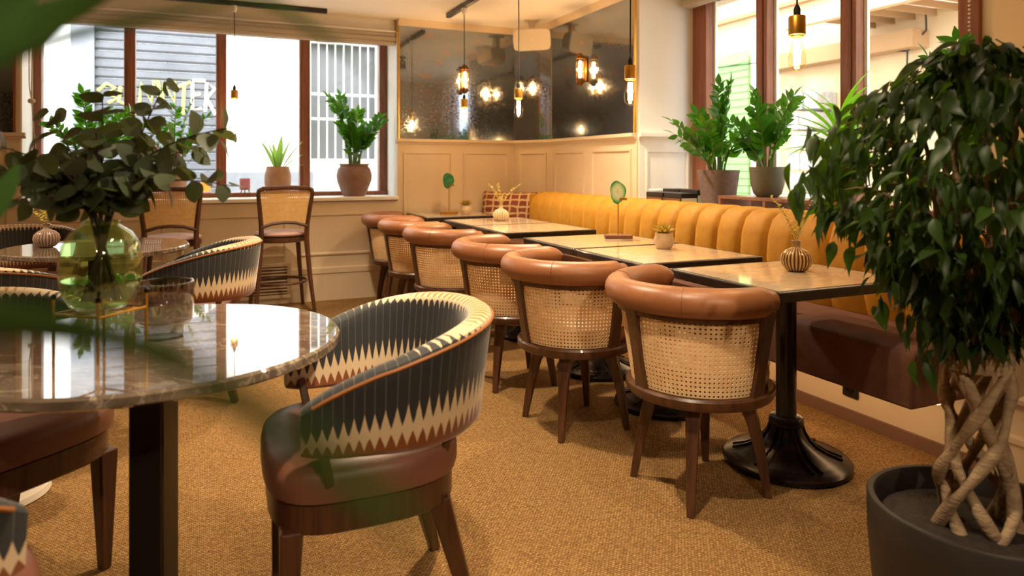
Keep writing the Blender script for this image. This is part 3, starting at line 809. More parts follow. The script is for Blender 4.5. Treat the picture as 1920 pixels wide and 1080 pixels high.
def make_barrel():
    t = thing('barrel_chair', '', 'chair', group='tan leather barrel chairs facing the banquette')
    # frame ring and cushion
    MB().lathe([(.0, .352), (.235, .352), (.258, .360), (.265, .372), (.265, .392), (.258, .400), (.0, .400)], 48).build('seat_frame', M['dark_wood'], t, smooth=True)
    MB().lathe([(.0, .40), (.222, .40), (.232, .41), (.236, .44), (.234, .468), (.228, .474), (.222, .478), (.19, .494), (.12, .502), (0, .504)], 48, Matrix.Translation((.012, 0, 0))).build('seat', M['leather'], t, smooth=True)
    pts = [(.012 + .232 * math.cos(a), .232 * math.sin(a), .474) for a in [2 * PI * k / 48 for k in range(48)]]
    MB().tube(pts, .005, 6, closed=True).build('seat_piping', M['leather'], t, smooth=True)
    # splayed tapering legs with a swelling where they meet the ring
    for sx in (-1, 1):
        for sy in (-1, 1):
            p = [(.170, 0), (.150, .16), (.132, .27), (.118, .32), (.10, .358)]; wd = [.026, .036, .044, .056, .085]
            rings = []
            for (r, z), a in zip(p, wd):
                c0 = Vector((sx * r, sy * r, z)); u = Vector((sx, sy, 0)).normalized(); v_ = Vector((-u.y, u.x, 0))
                rings.append([c0 + u * a * .5 * i + v_ * min(a, .05) * .5 * j for i, j in ((-1, -1), (1, -1), (1, 1), (-1, 1))])
            MB().loft(rings).build('leg', M['dark_wood'], t, bevel=.004)
    # three uprights: back centre and the two sides
    def rad(z): return .243 + (z - .40) * .155
    for ph in (180, 79, -79):
        a = R(ph); ca, sa = math.cos(a), math.sin(a); rings = []
        for z, wd in ((.395, .060), (.50, .052), (.62, .058), (.69, .075)):
            r = rad(z) + .002; rings.append([(r * ca + i * .013 * ca - j * wd / 2 * sa, r * sa + i * .013 * sa + j * wd / 2 * ca, z) for i, j in ((-1, -1), (1, -1), (1, 1), (-1, 1))])
        MB().loft(rings).build('upright', M['dark_wood'], t, bevel=.004)
    # curved wooden rail under the leather roll
    def arc(r, z, a0, a1, n=32): return [(r * math.cos(R(a0 + (a1 - a0) * k / n)), r * math.sin(R(a0 + (a1 - a0) * k / n)), z) for k in range(n + 1)]
    rings = []
    for k in range(33):
        a = R(79 + 202 * k / 32); ca, sa = math.cos(a), math.sin(a)
        rings.append([((rad(z) + o) * ca, (rad(z) + o) * sa, z) for o, z in ((-.013, .660), (.013, .660), (.013, .69), (-.013, .69))])
    MB().loft(rings).build('back_rail', M['dark_wood'], t)
    # padded roll
    pts = []; rr = []
    for k in range(49):
        f = k / 48; ph = 72 + 216 * f
        pts.append((.292 * math.cos(R(ph)), .292 * math.sin(R(ph)), .728)); e = min(f, 1 - f) * 48
        rr.append(.051 * (1 if e >= 3 else (.35, .72, .9)[int(e)] if e < 3 else 1))
    roll = MB().tube(pts, rr, 18).build('padded_roll', M['leather'], t, smooth=True)
    for ph in (138, 222):
        c0 = Vector((.292 * math.cos(R(ph)), .292 * math.sin(R(ph)), .728)); u = Vector((math.cos(R(ph)), math.sin(R(ph)), 0))
        MB().tube([c0 + u * .0515 * math.cos(2 * PI * k / 24) + Vector((0, 0, .0515 * math.sin(2 * PI * k / 24))) for k in range(24)], .0012, 4, closed=True).build('seam', M['brown_leather'], roll)
    # woven panels
    for a0, a1 in ((84.5, 174.5), (185.5, 275.5)):
        def surf(s, tt, a0=a0, a1=a1):
            z = .402 + tt * .262; a = R(a0 + (a1 - a0) * s); r = rad(z) + .001
            return (r * math.cos(a), r * math.sin(a), z)
        o = mobj('cane_panel', cane_panel(0, 1, 26, 17, surf, .23), M['cane'], t)
        sd = o.modifiers.new('thickness', 'SOLIDIFY'); sd.thickness = .002
    return t
C0 = make_barrel()
cl = 'tan leather and cane barrel chair '
chairs = [(1.655, 2.06, 0, cl + 'at the nearest square table, beside the ficus'),
          (1.545, 2.80, 1, cl + 'second from the ficus, at the table with the succulent'),
          (1.545, 3.50, -1, cl + 'third from the ficus, at the agate slice table'),
          (1.515, 4.42, 1, cl + 'fourth from the ficus, directly behind the striped tub chair'),
          (1.505, 5.11, 0, cl + 'second from the far panelled wall'),
          (1.525, 5.82, -1, cl + 'nearest the far panelled wall, farthest from the ficus')]
for i, (x, y, a, lb) in enumerate(chairs):
    if i == 0: C0.location = (x, y, 0); C0['label'] = lb
    else: dup(C0, (x, y, 0), R(a * 2), lb)

# ---------------------------------------------------------------- ikat tub chairs
def make_tub():
    t = thing('tub_chair', '', 'chair', group='zigzag velvet tub chairs at the round tables')
    # plan curve from the right arm's tip round the back to the left arm's tip
    def plan(s):            # s in 0..1
        a = (s - .5) * 2    # -1..1
        L1 = .20; q = PI * .5 * .285
        tot = L1 + q * 1.12; d = abs(a) * tot
        sg = 1 if a > 0 else -1
        if d < q * 1.12:
            th = d / (q * 1.12) * PI / 2
            x = -.03 - .27 * math.cos(th); y = .285 * math.sin(th); tx = .27 * math.sin(th); ty = .285 * math.cos(th)
            n = Vector((-ty, -0, 0)); nx = -math.cos(th) / .27; ny = math.sin(th) / .285
            n = Vector((nx, ny, 0)).normalized()
        else:
            x = -.03 + (d - q * 1.12); y = .285 - (d - q * 1.12) * .10; n = Vector((0.1, 1, 0)).normalized()
        return Vector((x, sg * y, 0)), Vector((n.x, sg * n.y, 0)), abs(a)
    K = 56; rings = []; info = []
    arc = 0; prev = None
    for i in range(K + 1):
        s = i / K; p, n, a = plan(s)
        if prev is not None: arc += (p - prev).length
        prev = p
        sm = max(0, min(1, (a - .12) / .88)); sm = sm * sm * (3 - 2 * sm)
        zt = .80 - .155 * a ** 2.6; zb = .525 - .022 * (1 - a)
        e = min(i, K - i); endk = (0.35, .78, .95)[e] if e < 3 else 1.0
        th = .066 * (.55 + .45 * endk); h = zt - zb
        zc = (zt + zb) / 2; hh = h / 2 * (.80 + .20 * endk)
        lean = .045
        loop = []
        # outer face, bottom to top; roll; inner face down
        for v_ in (0, .06, .2, .35, .5, .65, .8, .92): loop.append((th * .5 * (.6 if v_ == 0 else 1), v_, v_))
        for g in (35, 70, 110, 145): loop.append((th * .5 * math.cos(R(g)), 1.0 - .08 * (1 - math.sin(R(g))), 1.0 + .12 * math.sin(R(g))))
        for v_ in (.92, .8, .65, .5, .35, .2, .06, 0): loop.append((-th * .5 * (.6 if v_ == 0 else 1), v_, v_))
        ring = []
        for o, v_, uvv in loop:
            z = zc + (v_ * 2 - 1) * hh
            ring.append(p + n * (o + lean * (z - zb) / .25 * .7 - .01) + Vector((0, 0, z)))
        rings.append(ring); info.append((arc, [q[2] for q in loop]))
    mb = MB().loft(rings)
    me = mb.mesh('upholstered_shell')
    uvl = me.uv_layers.new(name='UVMap'); mlen = len(rings[0])
    for pol in me.polygons:
        for li in pol.loop_indices:
            vi = me.loops[li].vertex_index; i, j = divmod(vi, mlen)
            uvl.data[li].uv = (info[i][0], info[i][1][j])
    shell = mobj('upholstered_shell', me, M['ikat'], t, smooth=True)
    MB().tube([r[7] + (r[7] - r[15]).normalized() * .003 for r in rings[1:-1]], .0045, 6).build('piping', M['piping'], shell, smooth=True)
    # seat pad: rounded outline
    def outline(k, n=40):
        pts = []
        for i in range(n):
            a = 2 * PI * i / n; ca, sa = math.cos(a), math.sin(a)
            ex = .62
            x = .245 * (abs(ca) ** ex) * (1 if ca > 0 else -1); y = (.262 + .02 * ca) * (abs(sa) ** ex) * (1 if sa > 0 else -1)
            pts.append((x * k, y * k))
        return pts
    lv = [(.93, .405), (.985, .412), (1.0, .43), (1.0, .455), (.985, .474), (.94, .487), (.8, .495), (.4, .50)]
    MB().loft([[(x, y, z) for x, y in outline(k)] for k, z in lv]).build('seat', M['brown_leather'], t, smooth=True)
    MB().loft([[(x, y, z) for x, y in outline(k)] for k, z in ((.93, .335), (.95, .34), (.95, .404))]).build('seat_frame', M['dark_wood'], t, smooth=True)
    for sy in (-1, 1):
        MB().bar((.195, sy * .195, 0), (.185, sy * .20, .345), .028, .028, .058, .052).build('leg', M['dark_wood'], t, bevel=.005)
        MB().bar((-.265, sy * .20, 0), (-.172, sy * .175, .345), .027, .03, .05, .056).build('leg', M['dark_wood'], t, bevel=.005)
        MB().bar((.10, sy * .215, .42), (.125, sy * .262, .55), .022, .06, .022, .085, up=(0, 1, 0)).build('arm_post', M['dark_wood'], t, bevel=.004)
        MB().bar((-.17, sy * .17, .40), (-.195, sy * .20, .56), .022, .045, .022, .05, up=(0, 1, 0)).build('back_post', M['dark_wood'], t, bevel=.004)
    return t
TB = make_tub()
tubs = [(cam(-.41, 1.85), cdir(-.93, -.37), 'zigzag velvet tub chair in the foreground, right of the near round table'),
        (cam(-1.45, 1.93), cdir(.916, -.4), 'zigzag tub chair whose brown seat shows left of the black table pole'),
        (cam(-1.10, 1.14), cdir(.62, .79), 'tub chair cut off at the bottom left corner, round brown seat showing'),
        (cam(-1.68, 3.60), cdir(-.97, -.2), 'zigzag tub chair between the far round table and the bar stool'),
        (cam(-2.20, 2.97), cdir(.25, .97), 'zigzag tub chair seen from behind at left edge, between the round tables'),
        (cam(-3.0, 4.3), cdir(.78, -.62), 'zigzag tub chair on the far side of the far round table')]
for i, (p, a, lb) in enumerate(tubs):
    if i == 0: TB.location = p; TB.rotation_euler = (0, 0, a); TB['label'] = lb
    else: dup(TB, p, a, lb)

# ---------------------------------------------------------------- round tables
def make_round(label, r):
    t = thing('round_table', label, 'table', group='round marble tables')
    MB().lathe([(0, .722), (r - .008, .722), (r, .728), (r, .744), (r - .006, .75), (0, .75)], 96).build('marble_top', M['round_marble'], t, smooth=True)
    MB().lathe([(.0, .70), (.16, .70), (.16, .7215), (0, .7215)], 32).build('top_plate', M['black'], t)
    MB().box(-.042, .042, -.042, .042, .02, .70).build('pole', M['black'], t, bevel=.006)
    MB().lathe([(0, 0), (.23, 0), (.235, .006), (.225, .018), (0, .022)], 48).build('base', M['black'], t, smooth=True)
    return t
RT = make_round('near round marble table with the green glass vase on it', .445)
RT.location = cam(-.885, 1.715); RT.rotation_euler = (0, 0, -R(23.7) + .0)
dup(RT, cam(-2.22, 3.72), 0, 'far round marble table at left, holding a small ribbed vase')

# ---------------------------------------------------------------- bar stools
def make_stool():
    t = thing('bar_stool', '', 'stool', group='cane-back bar stools at the street window')
    zs = .615
    MB().lathe([(0, zs), (.175, zs), (.20, zs + .008), (.205, zs + .02), (.19, zs + .036), (.1, zs + .046), (0, zs + .048)], 36).build('seat', M['pink_seat'], t, smooth=True)
    MB().lathe([(0, zs - .045), (.19, zs - .045), (.205, zs - .035), (.205, zs - .004), (0, zs - .003)], 36).build('seat_frame', M['dark_wood'], t, smooth=True)
    for sx in (-1, 1):
        MB().tube([(sx * .215, .195, 0), (sx * .185, .165, .30), (sx * .16, .135, zs - .03)], [.013, .017, .021], 8).build('leg', M['dark_wood'], t, smooth=True)
        MB().tube([(sx * .225, -.235, 0), (sx * .195, -.19, .30), (sx * .172, -.165, zs - .02), (sx * .175, -.18, zs + .10), (sx * .205, -.235, zs + .36)], [.014, .018, .021, .019, .017], 8).build('leg', M['dark_wood'], t, smooth=True)
    pts = [(-.205, -.235, zs + .345), (-.20, -.24, zs + .375), (-.17, -.245, zs + .39), (0, -.25, zs + .398), (.17, -.245, zs + .39), (.20, -.24, zs + .375), (.205, -.235, zs + .345)]
    MB().tube(pts, .018, 8).build('top_rail', M['dark_wood'], t, smooth=True)
    MB().tube([(-.176, -.185, zs + .085), (-.09, -.188, zs + .112), (.0, -.19, zs + .12), (.09, -.188, zs + .112), (.176, -.185, zs + .085)], .014, 8).build('lower_rail', M['dark_wood'], t, smooth=True)
    def surf(s, tt):
        w_ = .168 + .028 * tt; z = zs + .105 + tt * .275
        return ((s * 2 - 1) * w_, -.188 - .055 * tt, z)
    o = mobj('cane_panel', cane_panel(0, 1, 26, 20, surf, .22), M['stool_cane'], t)
    sd = o.modifiers.new('thickness', 'SOLIDIFY'); sd.thickness = .003
    pts = [(.20 * math.cos(2 * PI * k / 32), -.005 + .20 * math.sin(2 * PI * k / 32), .245) for k in range(32)]
    MB().tube(pts, .011, 8, closed=True).build('foot_ring', M['dark_wood'], t, smooth=True)
    return t
ST = make_stool(); ST.location = (.545, 5.93, 0); ST.rotation_euler = (0, 0, R(4)); ST['label'] = 'cane-back bar stool standing clear in front of the vent grille'
dup(ST, (-.245, 5.90, 0), R(-2), 'cane-back bar stool partly hidden behind the far round table')
# ---------------------------------------------------------------- ceiling tracks, pendants, wall lights
tr = thing('ceiling_track', 'black ceiling track above the street window', 'light track', (.16, 6.10, ZC))
MB().box(-.78, .78, -.018, .018, -.04, 0).build('rail', M['black'], tr, bevel=.003)
MB().box(-.80, -.78, -.02, .02, -.045, 0).build('end_feed', M['white'], tr)
tr = thing('ceiling_track', 'black ceiling track running above the square tables', 'light track', (1.95, 3.6, ZC))
MB().box(-.02, .02, -2.25, 2.25, -.04, 0).build('rail', M['black'], tr, bevel=.003)

def point(name, loc, e, col, r, parent=None):
    l_ = bpy.data.lights.new(name, 'POINT'); l_.energy = e; l_.color = col; l_.shadow_soft_size = r
    o = bpy.data.objects.new(name, l_); COL.objects.link(o); o.location = loc
    if parent is not None: o.parent = parent
    return o
def make_pendant(label, x, y, zb, light=9.0):
    """zb: bottom of the bulb"""
    t = thing('pendant_lamp', label, 'pendant lamp', (x, y, zb), group='brass pendant lamps with glowing bulbs')
    top = ZC - .04 - zb
    MB().lathe([(0, top - .055), (.014, top - .05), (.022, top - .03), (.022, top), (0, top)], 16).build('track_adaptor', M['white'], t, smooth=True)
    MB().tube([(0, 0, .235), (.002, 0, (top + .235) / 2), (0, 0, top - .05)], .0035, 6).build('cord', M['cord'], t)
    MB().lathe([(0, .20), (.012, .20), (.012, .225), (.006, .24), (0, .24)], 16).build('cord_grip', M['cord'], t, smooth=True)
    MB().lathe([(0, .125), (.022, .125), (.024, .130), (.0295, .132), (.0295, .1965), (.027, .20), (0, .20)], 28).build('brass_socket', M['brass'], t, smooth=True)
    pr = [(.014, .124), (.015, .11), (.022, .09), (.029, .065), (.032, .042), (.029, .02), (.019, .006), (.006, 0), (0, 0)]
    b = MB().lathe(list(reversed(pr)), 24).build('bulb', M['bulb_glass'], t, smooth=True)
    MB().tube([(0, 0, .025), (0, 0, .115)], .0115, 10).build('filament', M['filament'], b, smooth=True)
    point('bulb_light', (0, 0, .07), light, (1, .66, .34), .02, t)
    return t
make_pendant('brass pendant bulb hanging in front of the street window', .20, 6.10, 1.60, 3)
make_pendant('farthest brass pendant bulb of the table row, before the back mirror', 1.95, 5.43, 1.535, 9)
make_pendant('brass pendant bulb hanging below the white speaker', 1.95, 4.33, 1.51, 9)
make_pendant('brass pendant bulb beside the gold edge of the side mirror', 1.95, 2.96, 1.485, 8)
make_pendant('nearest and largest brass pendant bulb, in front of the right window', 1.95, 1.88, 1.52, 8)

def make_sconce(label, loc, rz):
    """back plate on +y side, tubes stand out to -y"""
    t = thing('wall_lamp', label, 'wall lamp', loc, rz, group='art deco wall lamps')
    MB().box(-.02, .02, -.018, 0, -.10, .10).build('back_plate', M['old_brass'], t, bevel=.004)
    MB().bar((0, -.015, .10), (0, -.06, .105), .02, .012).bar((0, -.015, -.10), (0, -.06, -.105), .02, .012).build('bracket', M['old_brass'], t)
    T_ = Matrix.Translation((0, -.065, 0))
    for s_ in (-1, 1):
        MB().lathe([(0, 0), (.036, 0), (.038, .008), (.036, .022), (.026, .03), (.018, .045), (0, .048)] if s_ > 0 else [(0, -.048), (.018, -.045), (.026, -.03), (.036, -.022), (.038, -.008), (.036, 0), (0, 0)], 20, T_ @ Matrix.Translation((0, 0, s_ * .09))).build('end_cap', M['old_brass'], t, smooth=True)
    for k in range(14):
        a = 2 * PI * k / 14
        MB().tube([(.032 * math.cos(a), -.065 + .032 * math.sin(a), -.09), (.032 * math.cos(a), -.065 + .032 * math.sin(a), .09)], .004, 5).build('glass_rod', M['bulb_glass'], t)
    MB().lathe([(0, -.075), (.014, -.065), (.016, .0), (.014, .065), (0, .075)], 12, T_).build('lamp_bulb', M['tube_glow'], t, smooth=True)
    point('lamp_light', (0, -.065, 0), 6, (1, .62, .32), .03, t)
make_sconce('glass-rod wall lamp on the mirror beside the street window', (2.222, YB - .013, 2.0), 0)
make_sconce('glass-rod wall lamp on the banquette side mirror', (XR - .013, 5.15, 2.0), -PI / 2)

# further lamps of the room behind the viewpoint, seen only in the mirrors
make_sconce('glass-rod wall lamp on the left wall', (-3.40, 3.0, 1.95), PI / 2)
make_sconce('glass-rod wall lamp on the dark rear wall', (.4, -2.6, 1.95), PI)

# ceiling downlights over the aisle and far round table, then added fill spots
def make_spot(label, x, y, e, tx=0, ty=0, ang=95):
    t = thing('ceiling_spotlight', label, 'spotlight', (x, y, ZC), group='black ceiling spotlights')
    MB().lathe([(0, 0), (.045, 0), (.045, -.02), (.012, -.025), (.012, -.05), (.035, -.055), (.04, -.15), (.034, -.15), (.03, -.10), (0, -.10)], 20).build('housing', M['black'], t, smooth=True)
    l_ = bpy.data.lights.new('spot_light', 'SPOT'); l_.energy = e; l_.color = (1, .78, .52); l_.spot_size = R(ang); l_.spot_blend = .7; l_.shadow_soft_size = .04
    o = bpy.data.objects.new('spot_light', l_); COL.objects.link(o); o.parent = t; o.location = (0, 0, -.16)
    o.rotation_euler = (R(ty), R(tx), 0)
make_spot('black ceiling spotlight over the aisle by the square tables', .75, 2.9, 95)
make_spot('black ceiling spotlight over the aisle near the tub chair', .55, 1.3, 70)
make_spot('black ceiling spotlight over the aisle by the bar stools', .7, 4.7, 85)
make_spot('black ceiling spotlight over the far round table', -1.2, 3.7, 75)
make_spot('black fill spotlight added over the fourth square table', 2.2, 4.1, 75, ang=120)  # added lamp, kept out of view, brightens the far wainscot
make_spot('black fill spotlight added between the ficus and the first barrel chair', 1.35, 1.7, 14, ang=110)  # added to lift the dark floor and seat at the right
make_spot('black fill spotlight added behind the viewpoint, turned to the near round table', -.5, -.9, 18, ty=42, ang=80)  # added fill for surfaces facing the camera
make_spot('black fill spotlight added behind the viewpoint, turned to the aisle', .55, -1.2, 80, ty=48, ang=70)  # second added fill, lights chair backs from the camera side

# ---------------------------------------------------------------- loudspeaker
sp = thing('loudspeaker', 'white loudspeaker on a ceiling bracket in front of the corner mirror', 'speaker', (2.70, 5.70, 2.33), -R(23.7))
rings = []
for y, k in ((.0, 1.0), (.10, .86), (.15, .6)):
    pts = []
    for i in range(40):
        a = 2 * PI * i / 40; ca, sa = math.cos(a), math.sin(a); ex = .28
        x = .165 * (abs(ca) ** ex) * (1 if ca > 0 else -1); z = .10 * (abs(sa) ** ex) * (1 if sa > 0 else -1)
        pts.append((x * k * (1 + .05 * (1 - (z / .1) ** 2)), y, z * k))
    rings.append(pts)
ca_ = MB().loft(rings).build('cabinet', M['speaker'], sp, smooth=True, bevel=.004); ca_.rotation_euler = (R(8), R(-3), 0)
gr_ = MB().loft([[(x * .95, -.006, z * .93) for x, y, z in rings[0]], [(x * .97, .001, z * .96) for x, y, z in rings[0]]]).build('front_grille', M['speaker'], sp, smooth=True, bevel=.002); gr_.rotation_euler = (R(8), R(-3), 0)
bd = MB().box(-.012, .012, -.009, -.005, -.005, .005).build('badge', M['white'], gr_)
MB().box(-.03, .03, .10, .14, .05, .20).box(-.06, .06, .07, .17, .188, .20).build('bracket', M['speaker'], sp)

# ---------------------------------------------------------------- leaves and plants
def leaf_mesh(name, ln, wd, fold=.25, droop=.2, n=6, tip=1.0, pt=0.0):
    """leaf along +x from its stalk at the origin, midrib folded"""
    mb = MB()
    for i in range(n + 1):
        t = i / n
        h = wd / 2 * (math.sin(PI * min(1, t ** .8)) ** tip if 0 < t < 1 else .02)
        if pt: h *= max(.02, 1 - t) ** pt
        z = -droop * ln * t * t
        x = ln * t
        mb.v += [Vector((x, -h, z + fold * h)), Vector((x, 0, z)), Vector((x, h, z + fold * h))]
    for i in range(n):
        b = i * 3
        mb.f += [(b, b + 3, b + 4, b + 1), (b + 1, b + 4, b + 5, b + 2)]
    me = mb.mesh(name)
    me.polygons.foreach_set('use_smooth', [True] * len(me.polygons))
    return me

def orient(d, up=(0, 0, 1), roll=0.0):
    d = Vector(d).normalized(); up = Vector(up)
    if abs(d.dot(up)) > .98: up = Vector((1, 0, .2))
    y = up.cross(d).normalized(); z = d.cross(y)
    m_ = Matrix((d, y, z)).transposed()
    return (m_ @ Matrix.Rotation(roll, 3, 'X')).to_euler()

def put_leaf(me, mat, parent, loc, d, s=1.0, up=(0, 0, 1), roll=0.0):
    if not me.materials: me.materials.append(mat)
    o = bpy.data.objects.new('leaf', me); COL.objects.link(o); o.parent = parent
    o.location = loc; o.rotation_euler = orient(d, up, roll); o.scale = (s, s, s)
    return o

def bez(p0, p1, p2, n=10):
    p0, p1, p2 = Vector(p0), Vector(p1), Vector(p2)
    return [p0 * (1 - t) ** 2 + p1 * 2 * t * (1 - t) + p2 * t * t for t in [i / n for i in range(n + 1)]]

ZZ = leaf_mesh('leaflet', .078, .036, .3, .12)
def zz_stems(t, z0, specs, seed, leaf=ZZ, mat='zz_leaf', s0=1.0):
    rng = random.Random(seed)
    for (ax, ay, h) in specs:
        b0 = Vector((ax * .18, ay * .18, z0)); tip = Vector((ax, ay, z0 + h)); midp = Vector((ax * .25, ay * .25, z0 + h * .62))
        pts = bez(b0, midp, tip, 12)
        st_ = MB().tube(pts, [.009 - .006 * i / 12 for i in range(13)], 6).build('stem', M['zz_stem'], t, smooth=True)
        nl = int(h / .021)
        for k in range(nl):
            f = .30 + .70 * (k / max(1, nl - 1)); i = min(11, int(f * 12)); p = pts[i].lerp(pts[i + 1], f * 12 - i)
            d = (pts[i + 1] - pts[i]).normalized()
            side = d.cross(Vector((math.cos(seed + ax * 9), math.sin(seed + ax * 9), .1))).normalized()
            sg = 1 if k % 2 else -1
            dd = side * sg + d * .75 + Vector((rng.uniform(-.2, .2), rng.uniform(-.2, .2), rng.uniform(-.1, .2)))
            if k == nl - 1: dd = d
            put_leaf(leaf, M[mat], st_, p, dd, s0 * (1.05 - .35 * f) * rng.uniform(.85, 1.15), up=d.cross(side) if rng.random() > .3 else (0, 0, 1))

def pot(t, prof, mat, soil_r, soil_z, name='pot', seg=36):
    MB().lathe(prof, seg).build(name, M[mat], t, smooth=True)
    MB().lathe([(0, soil_z - .005), (soil_r, soil_z - .006), (soil_r, soil_z), (0, soil_z + .006)], 24).build('soil', M['soil'], t)

# big clay pot on the street window sill
t = thing('potted_plant', 'glossy ZZ plant in a round brown clay pot on the street window sill', 'potted plant', (1.233, 6.415, .905))
pot(t, [(0, 0), (.095, 0), (.125, .06), (.155, .14), (.16, .19), (.148, .245), (.125, .272), (.128, .285), (.138, .29), (.138, .296), (.125, .296), (.115, .27), (0, .262)], 'terracotta', .112, .268)
zz_stems(t, .265, [(-.24, -.06, .62), (-.12, .02, .64), (.20, -.10, .40), (.25, 0, .46), (.02, -.06, .50), (.10, .06, .38), (-.16, -.14, .34), (.13, -.14, .26), (-.05, -.1, .32)], 11, s0=1.6)
# small pale pot with upright sword leaves
t = thing('potted_plant', 'sword-leaved plant in a small pale clay pot on the street window sill', 'potted plant', (.566, 6.42, .905))
pot(t, [(0, 0), (.075, 0), (.095, .03), (.112, .12), (.112, .19), (.10, .245), (.094, .265), (.098, .272), (.088, .272), (.082, .25), (0, .24)], 'pink_clay', .082, .25)
SW = leaf_mesh('sword_leaf', .30, .055, .35, .10, 8, .8)
for k, (ax, ay, az, s_) in enumerate(((-.32, -.2, .8, 1.0), (-.2, .1, .95, .95), (.05, -.15, 1, 1.05), (.25, .1, .9, 1.0), (.42, -.1, .75, 1.05), (-.45, .1, .6, .85), (.12, .2, .95, .8), (.5, .15, .45, .8), (-.08, .2, .9, .85), (.7, -.1, .25, .6))):
    put_leaf(SW, M['snake_leaf'], t, (ax * .08, ay * .08, .245), (ax, ay, az), s_, up=(-ax, -ay, .3))
# plants on the sill behind the eucalyptus
t = thing('potted_plant', 'ZZ plant in a terracotta pot at the left end of the street window sill', 'potted plant', (-.86, 6.42, .905))
pot(t, [(0, 0), (.09, 0), (.115, .12), (.13, .23), (.135, .25), (.12, .25), (.115, .22), (0, .21)], 'pink_clay', .115, .22)
zz_stems(t, .22, [(-.05, -.05, .62), (.30, -.04, .50), (.33, .02, .36), (-.28, -.02, .40), (.12, .05, .48), (-.2, .05, .3), (.06, -.1, .3)], 5, s0=1.55)
t = thing('flowering_plant', 'purple flowering plant in a pale pot behind the eucalyptus leaves', 'potted plant', (-.26, 6.42, .905))
pot(t, [(0, 0), (.08, 0), (.10, .12), (.115, .20), (.12, .22), (.108, .22), (.10, .19), (0, .18)], 'pink_clay', .10, .19)
zz_stems(t, .19, [(.02, -.05, .58), (.14, 0, .62), (-.10, .03, .46), (.25, -.03, .50), (-.2, -.03, .34)], 8, s0=1.2)
PT = leaf_mesh('petal', .035, .032, .2, .3)
rng = random.Random(3)
for k in range(8):
    c0 = Vector((rng.uniform(-.2, .24), rng.uniform(-.12, -.04), rng.uniform(.24, .44)))
    fl = MB().lathe([(0, -.006), (.007, 0), (0, .007)], 8, Matrix.Translation(c0)).build('blossom', M['purple'], t)
    MB().tube([(0, 0, .185), (c0.x * .4, c0.y * .4, .26), c0], .003, 5).build('stem', M['zz_stem'], t)
    for j in range(5):
        a = 2 * PI * j / 5; o = put_leaf(PT, M['purple'], fl, c0, (math.cos(a), -.4, math.sin(a)), 1.0, up=(0, -1, 0)); o.name = 'petal'

# right sill
t = thing('potted_plant', 'ZZ plant in a tall mauve clay pot beside the white pier', 'potted plant', (3.22, 3.80, .885))
pot(t, [(0, 0), (.105, 0), (.108, .01), (.128, .16), (.142, .262), (.142, .268), (.128, .268), (.122, .235), (0, .235)], 'mauve_pot', .122, .24)
zz_stems(t, .24, [(-.05, -.06, .60), (.06, -.04, .62), (.10, .06, .44), (-.28, .14, .36), (-.22, .20, .28), (-.10, .10, .42), (.14, -.14, .30), (-.2, -.10, .34), (.0, -.16, .24), (-.26, .02, .20)], 21, s0=1.55)
t = thing('potted_plant', 'ZZ plant in a smooth grey-green pot on the wooden riser', 'potted plant', (3.22, 3.343, .986))
pot(t, [(0, 0), (.062, 0), (.085, .02), (.102, .08), (.110, .18), (.110, .188), (.10, .188), (.097, .16), (0, .155)], 'grey_pot', .097, .16)
zz_stems(t, .16, [(.0, .12, .50), (.06, -.16, .46), (-.04, -.24, .36), (-.14, .18, .32), (.10, .02, .40), (-.16, -.06, .40), (-.08, -.22, .22), (.02, .24, .18), (-.16, .10, .22)], 31, s0=1.55)
t = thing('wooden_riser', 'low walnut riser shelf on the sill under the grey-green pot', 'shelf', (3.23, 3.03, .885))
MB().box(-.13, .13, -.635, .635, .080, .100).build('board', M['walnut'], t, bevel=.003)
for y in (-.62, -.2, .22, .62): MB().box(-.13, .13, -.012, .012, 0, .0795).build('support', M['walnut'], t, loc=(0, y, 0), bevel=.002)
t = thing('potted_plant', 'spiky green dracaena in a dark pot behind the ficus crown', 'potted plant', (3.22, 2.80, .986))
pot(t, [(0, 0), (.07, 0), (.095, .09), (.105, .17), (.095, .17), (.09, .14), (0, .135)], 'black_pot', .09, .14)
MB().tube([(0, 0, .13), (.01, .01, .3), (0, 0, .45)], [.014, .012, .009], 7).build('stem', M['bark'], t, smooth=True)
DR = leaf_mesh('blade', .36, .034, .4, .30, 9, .7); rng = random.Random(6)
for k in range(34):
    a = k * 2.4; el = rng.uniform(-.1, 1.3); z = .28 + .2 * rng.random()
    put_leaf(DR, M['drac_leaf'], t, (0, 0, z), (math.cos(a) * math.cos(el), math.sin(a) * math.cos(el), math.sin(el)), rng.uniform(.7, 1.05))
t = thing('potted_plant', 'bright leafy plant at the right end of the sill, above the ficus', 'potted plant', (3.24, 2.12, .885))
pot(t, [(0, 0), (.08, 0), (.11, .12), (.12, .2), (.108, .2), (.10, .17), (0, .165)], 'black_pot', .10, .17)
zz_stems(t, .17, [(.02, .05, .72), (-.08, .12, .64), (-.02, -.06, .60), (.1, .02, .55), (-.12, 0, .5)], 41, mat='drac_leaf', s0=1.55)

